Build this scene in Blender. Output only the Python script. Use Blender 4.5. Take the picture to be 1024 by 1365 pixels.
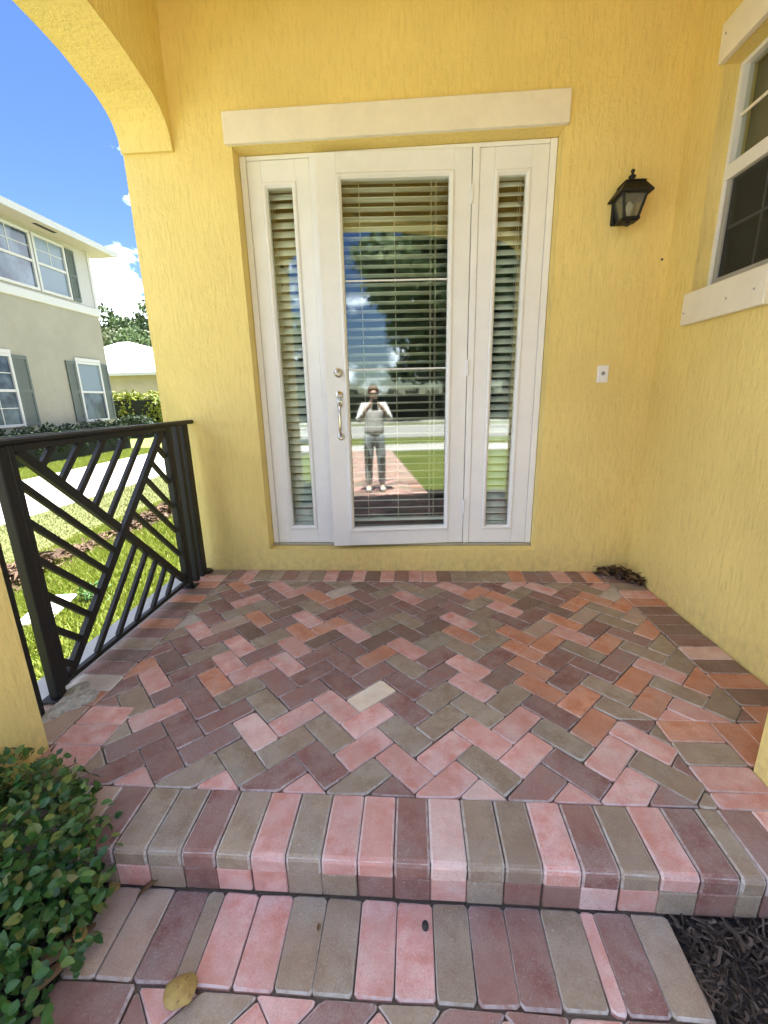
import bpy, bmesh, math, random
import numpy as np
from mathutils import Vector, Matrix

random.seed(7)
RNG = np.random.default_rng(7)
S = bpy.context.scene
COL = S.collection
for o in list(bpy.data.objects):
    bpy.data.objects.remove(o)

# ------------------------------------------------------------------ camera
cd = bpy.data.cameras.new('camera'); cam = bpy.data.objects.new('camera', cd); COL.objects.link(cam)
Rv = Vector((0.99780868, 0.06257606, -0.02149591)); Uv = Vector((0.00471496, 0.25680913, 0.96645064)); Wv = Vector((-0.06599702, 0.96443419, -0.25595134))
M4 = Matrix((Rv, Uv, -Wv)).transposed().to_4x4(); M4.translation = Vector((0, -2.8872, 1.2))
cam.matrix_world = M4
cd.sensor_fit = 'HORIZONTAL'; cd.sensor_width = 36; cd.lens = 36 * 572.75 / 1024
cd.clip_start = 0.05; cd.clip_end = 900
S.camera = cam

# ------------------------------------------------------------------ sky, sun, exposure
SUN_EL, SUN_AZ = math.radians(77), math.radians(-8)      # azimuth measured from +y towards +x
sun_dir = Vector((math.sin(SUN_AZ) * math.cos(SUN_EL), math.cos(SUN_AZ) * math.cos(SUN_EL), math.sin(SUN_EL)))
w = bpy.data.worlds.new('World'); S.world = w; w.use_nodes = True
nt = w.node_tree; nt.nodes.clear()
def wn(t, **k):
    n = nt.nodes.new(t)
    for a, b in k.items(): setattr(n, a, b)
    return n
out = wn('ShaderNodeOutputWorld'); bg = wn('ShaderNodeBackground'); bg.inputs[1].default_value = 0.08
sky = wn('ShaderNodeTexSky', sky_type='NISHITA'); sky.sun_disc = False
sky.sun_elevation = SUN_EL; sky.sun_rotation = SUN_AZ
sky.air_density = 1.0; sky.dust_density = 0.3; sky.ozone_density = 2.2; sky.altitude = 0
tc = wn('ShaderNodeTexCoord'); mp = wn('ShaderNodeMapping'); mp.inputs['Scale'].default_value = (1, 1, 1.7)
mp.inputs['Location'].default_value = (13.33188, 19.10286, 17.3675)
no = wn('ShaderNodeTexNoise'); no.inputs['Scale'].default_value = 2.6; no.inputs['Detail'].default_value = 9; no.inputs['Roughness'].default_value = 0.6
rp = wn('ShaderNodeValToRGB'); rp.color_ramp.elements[0].position = 0.54; rp.color_ramp.elements[1].position = 0.60
mix = wn('ShaderNodeMixRGB'); mix.inputs[2].default_value = (6.1, 6.6, 7.4, 1)
L = nt.links.new
L(tc.outputs['Generated'], mp.inputs[0]); L(mp.outputs[0], no.inputs[0]); L(no.outputs[0], rp.inputs[0])
L(rp.outputs[0], mix.inputs[0])
hsv = wn('ShaderNodeHueSaturation'); hsv.inputs['Hue'].default_value = .515; hsv.inputs['Saturation'].default_value = 1.25; hsv.inputs['Value'].default_value = .185; L(sky.outputs[0], hsv.inputs['Color']); L(hsv.outputs[0], mix.inputs[1]); L(mix.outputs[0], bg.inputs[0]); L(bg.outputs[0], out.inputs[0])
sl = bpy.data.lights.new('sun', 'SUN'); sl.energy = 2.0; sl.angle = math.radians(0.55); sl.color = (1, 0.95, 0.87)
so = bpy.data.objects.new('sun', sl); COL.objects.link(so)
so.rotation_euler = (-sun_dir).to_track_quat('-Z', 'Y').to_euler(); so.location = sun_dir * 30

S.view_settings.view_transform = 'Standard'; S.view_settings.look = 'None'; S.view_settings.gamma = 1
S.view_settings.use_curve_mapping = False
S.view_settings.exposure = 4.0
S.render.engine = 'CYCLES'
S.cycles.max_bounces = 12; S.cycles.diffuse_bounces = 6; S.cycles.glossy_bounces = 4; S.cycles.transparent_max_bounces = 12

# ------------------------------------------------------------------ materials
def lin(r, g, b):
    f = lambda c: ((c / 255 + 0.055) / 1.055) ** 2.4 if c > 10 else c / 255 / 12.92
    return (f(r), f(g), f(b))
class NT:
    def __init__(s, name):
        s.m = bpy.data.materials.new(name); s.m.use_nodes = True
        s.t = s.m.node_tree; s.t.nodes.clear()
        s.out = s.n('ShaderNodeOutputMaterial'); s.b = s.n('ShaderNodeBsdfPrincipled'); s.l(s.b.outputs[0], s.out.inputs[0])
        s.tc = s.n('ShaderNodeTexCoord')
    def n(s, t, **k):
        x = s.t.nodes.new(t)
        for a, b in k.items(): setattr(x, a, b)
        return x
    def l(s, a, b): s.t.links.new(a, b)
    def vec(s, scale=(1, 1, 1), randomise=False, space='Object'):
        m = s.n('ShaderNodeMapping'); m.inputs['Scale'].default_value = scale; s.l(s.tc.outputs[space], m.inputs[0])
        if randomise:
            oi = s.n('ShaderNodeObjectInfo'); mu = s.n('ShaderNodeMath', operation='MULTIPLY'); mu.inputs[1].default_value = 173.0
            cb = s.n('ShaderNodeCombineXYZ'); s.l(oi.outputs['Random'], mu.inputs[0]); s.l(mu.outputs[0], cb.inputs[0]); s.l(mu.outputs[0], cb.inputs[1])
            s.l(cb.outputs[0], m.inputs['Location'])
        return m.outputs[0]
    def noise(s, v, sc, det=4, rough=.55):
        x = s.n('ShaderNodeTexNoise'); x.inputs['Scale'].default_value = sc; x.inputs['Detail'].default_value = det; x.inputs['Roughness'].default_value = rough
        s.l(v, x.inputs[0]); return x.outputs[0]
    def ramp(s, f, stops):
        x = s.n('ShaderNodeValToRGB'); cr = x.color_ramp
        while len(cr.elements) < len(stops): cr.elements.new(.5)
        for e, (p, c) in zip(cr.elements, stops): e.position = p; e.color = (*c, 1) if len(c) == 3 else c
        s.l(f, x.inputs[0]); return x.outputs[0]
    def mix(s, f, a, b, mode='MIX'):
        x = s.n('ShaderNodeMixRGB', blend_type=mode)
        for i, v in ((0, f), (1, a), (2, b)):
            if hasattr(v, 'is_linked'): s.l(v, x.inputs[i])
            elif isinstance(v, (int, float)): x.inputs[i].default_value = v
            else: x.inputs[i].default_value = (*v, 1)
        return x.outputs[0]
    def bump(s, h, st, dist=.01, prev=None):
        x = s.n('ShaderNodeBump'); x.inputs['Strength'].default_value = st; x.inputs['Distance'].default_value = dist
        s.l(h, x.inputs['Height'])
        if prev: s.l(prev, x.inputs['Normal'])
        return x.outputs[0]
    def fin(s, col, rough=.7, normal=None, metal=0, spec=.5):
        if hasattr(col, 'is_linked'): s.l(col, s.b.inputs['Base Color'])
        else: s.b.inputs['Base Color'].default_value = (*col, 1)
        if hasattr(rough, 'is_linked'): s.l(rough, s.b.inputs['Roughness'])
        else: s.b.inputs['Roughness'].default_value = rough
        s.b.inputs['Metallic'].default_value = metal; s.b.inputs['Specular IOR Level'].default_value = spec
        if normal: s.l(normal, s.b.inputs['Normal'])
        return s.m
def sc(c, k): return tuple(min(1, x * k) for x in c)

def stucco(name, col, streak=True):
    t = NT(name); v = t.vec(space='Object')
    vs = t.vec((1, 1, .16) if streak else (1, 1, 1))
    big = t.noise(v, 1.3, 3); fine = t.noise(v, 90, 3, .7); st = t.noise(vs, 55, 4, .6); mid = t.noise(v, 16, 4)
    c = t.mix(t.ramp(big, [(.35, (0, 0, 0)), (.7, (1, 1, 1))]), sc(col, .93), sc(col, 1.05))
    c = t.mix(t.ramp(st, [(.28, (1, 1, 1)), (.50, (0, 0, 0))]), c, sc(col, .88))
    c = t.mix(t.ramp(t.noise(v, 4, 6, .7), [(.60, (0, 0, 0)), (.78, (.35, .35, .35))]), c, sc(col, .86))
    c = t.mix(t.ramp(t.noise(t.vec((1, 1, .5)), 2.6, 7, .72), [(.50, (0, 0, 0)), (.72, (.55, .55, .55))]), c, tuple(x * y for x, y in zip(col, (.90, .885, .86))))
    sx_ = t.n('ShaderNodeSeparateXYZ'); t.l(v, sx_.inputs[0]); mr = t.n('ShaderNodeMapRange'); mr.inputs[1].default_value = .22; mr.inputs[2].default_value = -.02; mr.inputs[3].default_value = 0; mr.inputs[4].default_value = .38; t.l(sx_.outputs[2], mr.inputs[0])
    mm = t.n('ShaderNodeMath', operation='MULTIPLY'); t.l(mr.outputs[0], mm.inputs[0]); t.l(t.ramp(t.noise(v, 22, 6, .75), [(.40, (0, 0, 0)), (.65, (1, 1, 1))]), mm.inputs[1])
    c = t.mix(mm.outputs[0], c, (.36, .27, .16))
    pm = t.n('ShaderNodeMath', operation='MULTIPLY'); t.l(t.noise(v, 38, 5, .7), pm.inputs[0]); t.l(t.ramp(t.noise(v, 3.1, 3), [(.35, (.15,) * 3), (.65, (1, 1, 1))]), pm.inputs[1])
    n = t.bump(pm.outputs[0], .55, .014); n = t.bump(st, .50, .011, n); n = t.bump(t.noise(t.vec((1, 1, .25)), 24, 3), .30, .016, n); n = t.bump(mid, .25, .012, n); n = t.bump(fine, .45, .005, n)
    return t.fin(c, .82, n, spec=.3)
YEL = (0.86, 0.69, 0.265)
m_yel = stucco('yellow_stucco', YEL)
m_ceil = stucco('ceiling_paint', (.80, .60, .20), False)
def paint(name, col, rough=.42, grain=.12, dirt=.06):
    t = NT(name); v = t.vec()
    c = t.mix(t.ramp(t.noise(v, 7, 6, .65), [(.4, (0, 0, 0)), (.75, (1, 1, 1))]), col, sc(col, 1 - dirt))
    n = t.bump(t.noise(v, 60, 3), grain, .003)
    return t.fin(c, rough, n)
m_white = paint('white_paint', (.85, .86, .89))
m_trim = paint('trim_cream_paint', (.86, .81, .70), .6, .5, .10)
m_vinyl = paint('white_vinyl', (.80, .80, .79), .35)
m_alu = paint('grey_aluminium', (.36, .36, .35), .4)
m_black = paint('black_metal_paint', (.006, .006, .007), .55, .2)
m_bronze = paint('dark_bronze_metal', (.007, .006, .006), .6, .3)
t = NT('satin_nickel'); m_nickel = t.fin((.72, .71, .70), .22, t.bump(t.noise(t.vec(), 40), .05), metal=1)
t = NT('threshold_metal'); m_thr = t.fin((.45, .44, .40), .45, metal=.7)
m_dark = paint('gasket_black', (.02, .02, .02), .6)
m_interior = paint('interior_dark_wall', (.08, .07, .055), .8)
def blindmat(name, col):
    t = NT(name); v = t.vec((1, 12, 12), True)
    return t.fin(t.mix(t.noise(v, 8), sc(col, .9), col), .5, t.bump(t.noise(v, 30), .1, .002))
m_slat = blindmat('blind_slat_paint', (.82, .88, .85))
m_cord = paint('blind_cord', (.60, .56, .42), .8)
def glass(name, base=.075, tint=(.86, .90, .88)):
    t = NT(name); t.t.nodes.remove(t.b)
    lw = t.n('ShaderNodeLayerWeight'); lw.inputs[0].default_value = .5
    pw = t.n('ShaderNodeMath', operation='POWER'); pw.inputs[1].default_value = 4.0; t.l(lw.outputs['Facing'], pw.inputs[0])
    ma = t.n('ShaderNodeMath', operation='MULTIPLY_ADD'); ma.inputs[1].default_value = .8; ma.inputs[2].default_value = base; ma.use_clamp = True; t.l(pw.outputs[0], ma.inputs[0])
    tr = t.n('ShaderNodeBsdfTransparent'); tr.inputs[0].default_value = (*tint, 1)
    gl = t.n('ShaderNodeBsdfGlossy'); gl.inputs['Roughness'].default_value = 0.03; gl.inputs[0].default_value = (.90, .98, .95, 1)
    gl.distribution = 'GGX'
    mx = t.n('ShaderNodeMixShader'); t.l(ma.outputs[0], mx.inputs[0]); t.l(tr.outputs[0], mx.inputs[1]); t.l(gl.outputs[0], mx.inputs[2])
    t.l(mx.outputs[0], t.out.inputs[0]); return t.m
m_glass = glass('door_glass', .20, (.92, .98, .94))
m_wglass = glass('window_glass', .035, (.80, .83, .80))
m_lglass = glass('lantern_glass', .06, (.80, .80, .74))
nt_ = m_lglass.node_tree; df = nt_.nodes.new('ShaderNodeBsdfTranslucent'); df.inputs[0].default_value = (.55, .55, .50, 1); df2 = nt_.nodes.new('ShaderNodeBsdfDiffuse'); df2.inputs[0].default_value = (.55, .55, .50, 1)
ms = [nt_.nodes.new('ShaderNodeMixShader') for _ in range(2)]; ms[0].inputs[0].default_value = .5; ms[1].inputs[0].default_value = .32
o_ = [n_ for n_ in nt_.nodes if n_.type == 'OUTPUT_MATERIAL'][0]; src = o_.inputs[0].links[0].from_socket
nt_.links.new(df.outputs[0], ms[0].inputs[1]); nt_.links.new(df2.outputs[0], ms[0].inputs[2]); nt_.links.new(src, ms[1].inputs[1]); nt_.links.new(ms[0].outputs[0], ms[1].inputs[2]); nt_.links.new(ms[1].outputs[0], o_.inputs[0])
t = NT('insect_screen'); m_screen = t.fin((.05, .05, .045), .9, spec=.2); tr_ = t.n('ShaderNodeBsdfTransparent'); mx_ = t.n('ShaderNodeMixShader'); mx_.inputs[0].default_value = .5
t.l(tr_.outputs[0], mx_.inputs[1]); t.l(t.b.outputs[0], mx_.inputs[2]); t.l(mx_.outputs[0], t.out.inputs[0])
m_backing = paint('olive_backing_paint', (.16, .15, .11), .9)  # olive of the yellow reflection put into the sheet's colour
m_farglass = None
t = NT('far_window_glass'); v = t.vec()
m_farglass = t.fin(t.mix(t.ramp(t.noise(v, 1.6, 3), [(.4, (0, 0, 0)), (.6, (1, 1, 1))]), (.03, .045, .07), (.10, .14, .19)), .12, spec=.35)
t = NT('far_window_blind'); m_farblind = t.fin((.14, .19, .235), .3)

def brickmat(name, col, var=.10, warm=None, rim=False):
    t = NT(name); v = t.vec((1, 1, 1), True)
    oi = t.n('ShaderNodeObjectInfo')
    warm = warm or sc(col, .72)
    lum = sum(col) / 3; dust = tuple(.40 * x + .6 * (.62 * lum + .14) * y for x, y in zip(col, (1.06, 1.0, .95)))
    a = t.mix(t.ramp(t.noise(v, 13, 6, .65), [(.40, (0, 0, 0)), (.60, (1, 1, 1))]), col, warm)
    a = t.mix(t.ramp(t.noise(v, 6, 7, .75), [(.44, (0, 0, 0)), (.68, (.8, .8, .8))]), a, dust)
    a = t.mix(t.ramp(t.noise(v, 8.5, 6, .7), [(.56, (0, 0, 0)), (.74, (.55, .55, .55))]), a, sc(col, .62))
    sp = t.noise(v, 230, 2, .5); sp2 = t.noise(v, 95, 3, .6)
    a = t.mix(t.ramp(sp, [(.30, (.5, .5, .5)), (.43, (0, 0, 0))]), a, sc(col, .42))
    a = t.mix(t.ramp(sp, [(.60, (0, 0, 0)), (.76, (.5, .5, .5))]), a, tuple(.5 * x + .32 for x in col))
    a = t.mix(t.ramp(sp2, [(.62, (0, 0, 0)), (.70, (.5, .5, .5))]), a, tuple(.5 * x + .30 for x in col))
    a = t.mix(t.ramp(sp2, [(.28, (.6, .6, .6)), (.36, (0, 0, 0))]), a, sc(col, .55))
    a = t.mix(t.ramp(t.noise(t.vec((1, 1, 1), True), 3.5, 3, .5), [(.42, (0, 0, 0)), (.62, (.6, .6, .6))]), a, tuple(.62 * x + .38 * y for x, y in zip(warm, (.34, .22, .17))))
    if rim: a = t.mix(t.ramp(t.noise(v, 28, 4, .7), [(.36, (.15, .15, .15)), (.60, (.85, .85, .85))]), a, tuple(.45 * x + .33 for x in col))
    val = t.n('ShaderNodeMapRange'); val.inputs[3].default_value = 1 - var; val.inputs[4].default_value = 1 + var; t.l(oi.outputs['Random'], val.inputs[0])
    hs = t.n('ShaderNodeHueSaturation'); t.l(val.outputs[0], hs.inputs['Value']); t.l(a, hs.inputs['Color'])
    n = t.bump(t.noise(v, 120, 4, .7), .45, .004); n = t.bump(t.noise(v, 22, 3), .3, .006, n)
    return t.fin(hs.outputs[0], t.ramp(t.noise(v, 30), [(.3, (.62,) * 3), (.7, (.82,) * 3)]), n, spec=.35)
BR = {'P': ((.66, .415, .39), (.55, .235, .19)), 'O': ((.58, .28, .185), (.46, .17, .085)), 'M': ((.275, .165, .145), (.20, .085, .07)),
      'N': ((.25, .165, .15), (.27, .135, .115)), 'G': ((.335, .27, .20), (.24, .175, .12)), 'W': ((.76, .66, .51), (.68, .54, .40)), 'D': ((.21, .12, .095), (.165, .10, .075)),
      'T': ((.45, .325, .245), (.37, .25, .19)), 'L': ((.52, .45, .39), (.38, .33, .27)), 'E': ((.69, .50, .45), (.57, .34, .30))}
m_brick = {k: (brickmat('paver_' + k, a, warm=b), brickmat('paver_worn_' + k, a, warm=b, rim=True)) for k, (a, b) in BR.items()}
t = NT('joint_sand'); v = t.vec(); m_sand = t.fin(t.mix(t.noise(v, 120, 3), (.085, .065, .052), (.17, .135, .11)), .95, t.bump(t.noise(v, 200), .6))
t = NT('concrete'); v = t.vec(); m_conc = t.fin(t.mix(t.noise(v, 20, 6, .7), (.36, .36, .36), (.52, .51, .49)), .85, t.bump(t.noise(v, 90, 4), .4, .004))
t = NT('patching_mortar'); v = t.vec(); m_mortar = t.fin(t.mix(t.ramp(t.noise(v, 45, 5, .7), [(.35, (0, 0, 0)), (.62, (1, 1, 1))]), (.22, .20, .17), (.46, .45, .43)), .9, t.bump(t.noise(v, 60), .6, .01))
t = NT('mulch_soil'); v = t.vec(); m_soil = t.fin(t.mix(t.noise(v, 60, 5), (.012, .009, .008), (.035, .026, .022)), .95, t.bump(t.noise(v, 50, 5), 1, .02))
def randmat(name, cols, rough=.6, bump=True, island=True, trans=0.0):
    t = NT(name)
    g = t.n('ShaderNodeNewGeometry')
    n = len(cols); c = t.ramp(g.outputs['Random Per Island'], [(i / max(1, n - 1), cc) for i, cc in enumerate(cols)])
    m = t.fin(c, rough, t.bump(t.noise(t.vec(), 30), .3, .004) if bump else None, spec=.4)
    if trans:
        tl = t.n('ShaderNodeBsdfTranslucent'); mx = t.n('ShaderNodeMixShader'); mx.inputs[0].default_value = trans
        t.l(c, tl.inputs[0]); t.l(t.b.outputs[0], mx.inputs[1]); t.l(tl.outputs[0], mx.inputs[2]); t.l(mx.outputs[0], t.out.inputs[0])
    return m
m_chip = randmat('mulch_chips', [(.012, .009, .008), (.04, .028, .022), (.02, .015, .012), (.09, .065, .05), (.03, .021, .016), (.14, .105, .085)], .8)
m_leaf = randmat('shrub_leaf', [(.018, .06, .014), (.045, .125, .022), (.022, .08, .024), (.08, .165, .03), (.034, .105, .02), (.055, .125, .04), (.12, .185, .035), (.20, .19, .05)], .38, True, True, .12)
m_leafy = randmat('shrub_leaf_young', [(.10, .19, .03), (.16, .20, .04), (.20, .17, .04)], .4, True, True, .2)
m_stem = paint('shrub_stem', (.09, .06, .035), .8)
m_dry = randmat('dry_leaf', [(.16, .085, .035), (.24, .14, .06), (.10, .05, .025), (.30, .19, .09), (.07, .04, .02)], .7)
t = NT('yellow_leaf'); v = t.vec(); c_ = t.mix(t.ramp(t.noise(v, 38, 5, .7), [(.38, (0, 0, 0)), (.66, (1, 1, 1))]), (.46, .33, .10), (.30, .19, .06)); c_ = t.mix(t.ramp(t.noise(v, 90, 3, .6), [(.62, (0, 0, 0)), (.72, (1, 1, 1))]), c_, (.13, .07, .03)); m_yleaf = t.fin(c_, .6, t.bump(t.noise(t.vec((3, .6, 1)), 60), .6, .004))
m_dleaf = randmat('dark_dry_leaf', [(.05, .026, .014), (.10, .055, .028), (.17, .10, .045), (.035, .02, .014), (.24, .16, .085)], .55)
m_grass = randmat('grass_blade', [(.115, .175, .014), (.175, .23, .024), (.215, .25, .035), (.14, .205, .017), (.27, .26, .075)], .6, False, True, .25)
m_drygrass = randmat('dry_grass_blade', [(.105, .12, .03), (.08, .115, .015), (.14, .135, .05), (.07, .10, .013)], .7, False, True, .2)
t = NT('lawn_ground'); v = t.vec(); m_lawn = t.fin(t.mix(t.ramp(t.noise(v, .8, 6, .7), [(.35, (0, 0, 0)), (.65, (1, 1, 1))]), (.09, .12, .014), (.15, .165, .03)), .9, t.bump(t.noise(v, 40, 4), .8, .03))
t = NT('dry_lawn_ground'); v = t.vec(); m_drylawn = t.fin(t.mix(t.noise(v, 3, 6, .7), (.10, .10, .032), (.07, .095, .018)), .9, t.bump(t.noise(v, 40, 4), .8, .03))
t = NT('driveway_paving'); v = t.vec(); m_drive = t.fin(t.mix(t.noise(v, 5, 6, .7), (.29, .265, .255), (.36, .335, .325)), .85, t.bump(t.noise(v, 60, 4), .4, .004))
t = NT('asphalt'); v = t.vec(); m_asph = t.fin(t.mix(t.noise(v, 40, 4), (.30, .29, .27), (.38, .37, .35)), .9, t.bump(t.noise(v, 90), .5))
t = NT('pavement_concrete'); v = t.vec(); m_walk = t.fin(t.mix(t.noise(v, 2, 5), (.42, .41, .38), (.52, .50, .46)), .9)
def crownmat(name, cols): return randmat(name, cols, .65, False, True, .15)
m_crown = [crownmat('crown_dark', [(.035, .065, .022), (.06, .10, .032), (.085, .13, .042), (.045, .08, .03)]),
           crownmat('crown_olive', [(.075, .105, .04), (.11, .14, .055), (.055, .08, .034), (.14, .16, .075)])]
m_hedgeD = crownmat('hedge_dark', [(.012, .030, .010), (.022, .045, .014), (.03, .055, .018)])
m_hedgeY = crownmat('hedge_yellow_green', [(.16, .21, .02), (.24, .26, .03), (.09, .14, .02), (.30, .29, .04)])
m_trunk = paint('bark', (.10, .08, .06), .9, .8, .4)
m_nwall = stucco('cream_stucco_wall', (.31, .295, .235), False); m_nup = paint('grey_white_siding', (.43, .425, .42), .7); m_soff = paint('soffit_paint', (.42, .385, .33), .7)
m_shut = paint('shutter_grey_green', (.085, .105, .095), .6); m_nwhite = paint('white_window_frame', (.50, .50, .48), .5)
t = NT('white_roof_tile'); m_wroof = t.fin((.82, .82, .83), .8, t.bump(t.noise(t.vec(), 8), .4))
t = NT('grey_roof_tile'); m_groof = t.fin((.42, .40, .38), .8)
m_tanwall = stucco('tan_stucco_wall', (.42, .36, .26), False)

# ------------------------------------------------------------------ mesh helpers
class MB:
    def __init__(s): s.v = []; s.f = []; s.mi = []
    def add(s, verts, faces, mi=0):
        k = len(s.v); s.v += [tuple(v) for v in verts]; s.f += [tuple(i + k for i in f) for f in faces]; s.mi += [mi] * len(faces)
    def box(s, a, b, ch=0.0, mi=0):
        x0, y0, z0 = [min(p, q) for p, q in zip(a, b)]; x1, y1, z1 = [max(p, q) for p, q in zip(a, b)]
        if ch <= 0:
            s.add([(x0, y0, z0), (x1, y0, z0), (x1, y1, z0), (x0, y1, z0), (x0, y0, z1), (x1, y0, z1), (x1, y1, z1), (x0, y1, z1)],
                  [(0, 3, 2, 1), (4, 5, 6, 7), (0, 1, 5, 4), (1, 2, 6, 5), (2, 3, 7, 6), (3, 0, 4, 7)], mi); return
        bm = bmesh.new(); bmesh.ops.create_cube(bm, size=1)
        for v in bm.verts: v.co = Vector(((x0 + x1) / 2 + v.co.x * (x1 - x0), (y0 + y1) / 2 + v.co.y * (y1 - y0), (z0 + z1) / 2 + v.co.z * (z1 - z0)))
        bmesh.ops.bevel(bm, geom=list(bm.edges), offset=min(ch, .45 * min(x1 - x0, y1 - y0, z1 - z0)), segments=1, affect='EDGES')
        bm.verts.index_update(); s.add([v.co[:] for v in bm.verts], [[v.index for v in f.verts] for f in bm.faces], mi); bm.free()
    def prism(s, poly, axis, a, b, mi=0):
        """poly: 2-D outline, extruded along axis from a to b"""
        n = len(poly)
        def P(p, t): return {'x': (t, p[0], p[1]), 'y': (p[0], t, p[1]), 'z': (p[0], p[1], t)}[axis]
        s.add([P(p, a) for p in poly] + [P(p, b) for p in poly], [tuple(range(n))[::-1], tuple(range(n, 2 * n))] + [(i, (i + 1) % n, (i + 1) % n + n, i + n) for i in range(n)], mi)
    def tube(s, pts, r, n=8, mi=0, flat=1.0):
        pts = [Vector(p) for p in pts]; rs = r if isinstance(r, (list, tuple)) else [r] * len(pts); rings = []
        up = Vector((0, 0, 1))
        for i, p in enumerate(pts):
            d = (pts[min(i + 1, len(pts) - 1)] - pts[max(i - 1, 0)]).normalized()
            a = d.cross(up if abs(d.z) < .95 else Vector((1, 0, 0))).normalized(); b = d.cross(a)
            rings.append([p + (a * math.cos(2 * math.pi * k / n) + b * math.sin(2 * math.pi * k / n) * flat) * rs[i] for k in range(n)])
        V = [q for g in rings for q in g]; F = [(i * n + k, i * n + (k + 1) % n, (i + 1) * n + (k + 1) % n, (i + 1) * n + k) for i in range(len(pts) - 1) for k in range(n)]
        F += [tuple(range(n))[::-1], tuple(range((len(pts) - 1) * n, len(pts) * n))]; s.add(V, F, mi)
    def lathe(s, prof, c, axis='z', n=20, mi=0):
        c = Vector(c); V = []
        for r, h in prof:
            for k in range(n):
                a = 2 * math.pi * k / n; x, y = r * math.cos(a), r * math.sin(a)
                V.append(c + {'z': Vector((x, y, h)), 'y': Vector((x, -h, y)), 'x': Vector((h, x, y))}[axis])
        F = [(i * n + k, i * n + (k + 1) % n, (i + 1) * n + (k + 1) % n, (i + 1) * n + k) for i in range(len(prof) - 1) for k in range(n)]
        F += [tuple(range(n))[::-1], tuple(range((len(prof) - 1) * n, len(prof) * n))]; s.add(V, F, mi)
    def bar(s, p, q, wd, dp, normal, ch=0):
        """square bar from p to q; wd across, dp along normal"""
        p, q, nrm = Vector(p), Vector(q), Vector(normal).normalized(); d = (q - p).normalized(); a = d.cross(nrm).normalized()
        V = [c + a * wd / 2 * i + nrm * dp / 2 * j for c in (p, q) for i, j in ((-1, -1), (1, -1), (1, 1), (-1, 1))]
        s.add(V, [(0, 1, 2, 3), (7, 6, 5, 4), (0, 4, 5, 1), (1, 5, 6, 2), (2, 6, 7, 3), (3, 7, 4, 0)])
    def mesh(s, name, smooth=False):
        me = bpy.data.meshes.new(name); me.from_pydata(s.v, [], s.f)
        bm = bmesh.new(); bm.from_mesh(me); bmesh.ops.recalc_face_normals(bm, faces=list(bm.faces)); bm.to_mesh(me); bm.free()
        if any(s.mi): me.polygons.foreach_set('material_index', s.mi)
        if smooth: me.polygons.foreach_set('use_smooth', [True] * len(me.polygons))
        me.update(); return me
def obj(name, mb, mat, parent=None, smooth=False, loc=None):
    me = mb.mesh(name, smooth) if isinstance(mb, MB) else mb
    for m in (mat if isinstance(mat, (list, tuple)) else [mat]): me.materials.append(m)
    o = bpy.data.objects.new(name, me); COL.objects.link(o)
    if parent: o.parent = parent
    if loc: o.location = loc
    return o
def tag(o, label=None, cat=None, group=None, kind=None):
    if label: o['label'] = label
    if cat: o['category'] = cat
    if group: o['group'] = group
    if kind: o['kind'] = kind
    return o
def thing(name, label, cat, loc=(0, 0, 0), group=None, rotz=0):
    o = bpy.data.objects.new(name, None); COL.objects.link(o); o.location = loc; o.rotation_euler = (0, 0, rotz); o.empty_display_size = .1
    return tag(o, label, cat, group)
def copy_tree(o, parent=None):
    c = o.copy(); COL.objects.link(c)
    if parent: c.parent = parent
    for ch in list(o.children): copy_tree(ch, c)
    return c
def bx(name, a, b, mat, parent=None, ch=0.0, mb=None):
    m = MB(); m.box(a, b, ch); return obj(name, m, mat, parent)

# ------------------------------------------------------------------ ground, drive, street
GZ = -.36
def ground_z(x, y):
    if x > -2.1: return -.165
    if x < -4.2: return GZ
    t = (-2.1 - x) / 2.1; t = t * t * (3 - 2 * t); return -.165 + (GZ + .165) * t
xs = [-420, -60, -30, -18, -12, -9, -7, -5.4] + list(np.linspace(-4.4, -1.9, 14)) + [-1, 0, 1, 2, 4, 10, 25, 60, 420]
ys = [-420, -80, -40, -25, -20, -15, -10, -8] + list(np.linspace(-6, 9, 16)) + [12, 18, 30, 60, 420]
def hz(x, y): return ground_z(x, y)
mb = MB(); nx = len(xs)
mb.add([(x, y, hz(x, y)) for y in ys for x in xs], [(j * nx + i, j * nx + i + 1, (j + 1) * nx + i + 1, (j + 1) * nx + i) for j in range(len(ys) - 1) for i in range(nx - 1)])
tag(obj('ground', mb, m_lawn, smooth=True), kind='structure')
def slab(name, x0, x1, y0, y1, z, mat, th=.05):
    return tag(bx(name, (x0, y0, z - th), (x1, y1, z), mat), kind='structure')
slab('driveway', -8.45, -5.55, -10.4, 24, GZ + .012, m_drive)
# dry verge between the drive and the lawn
mb = MB(); yy = np.linspace(-3, 9, 40); V = []; F = []
for y in yy:
    l = -5.55; r = -3.95 + .22 * math.sin(y * 2.1) + .12 * math.sin(y * 5.3)
    for x in np.linspace(l, r, 6): V.append((x, y, ground_z(x, y) + .006))
for j in range(39):
    for i in range(5): F.append((j * 6 + i, j * 6 + i + 1, j * 6 + i + 7, j * 6 + i + 6))
mb.add(V, F); tag(obj('dry_verge', mb, m_drylawn), kind='structure')
slab('sidewalk', -60, 60, -9.9, -8.3, -.150, m_walk)
slab('road', -90, 90, -19.5, -12.3, -.155, m_asph)
slab('far_sidewalk', -60, 60, -23.4, -21.4, -.150, m_walk)

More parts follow.
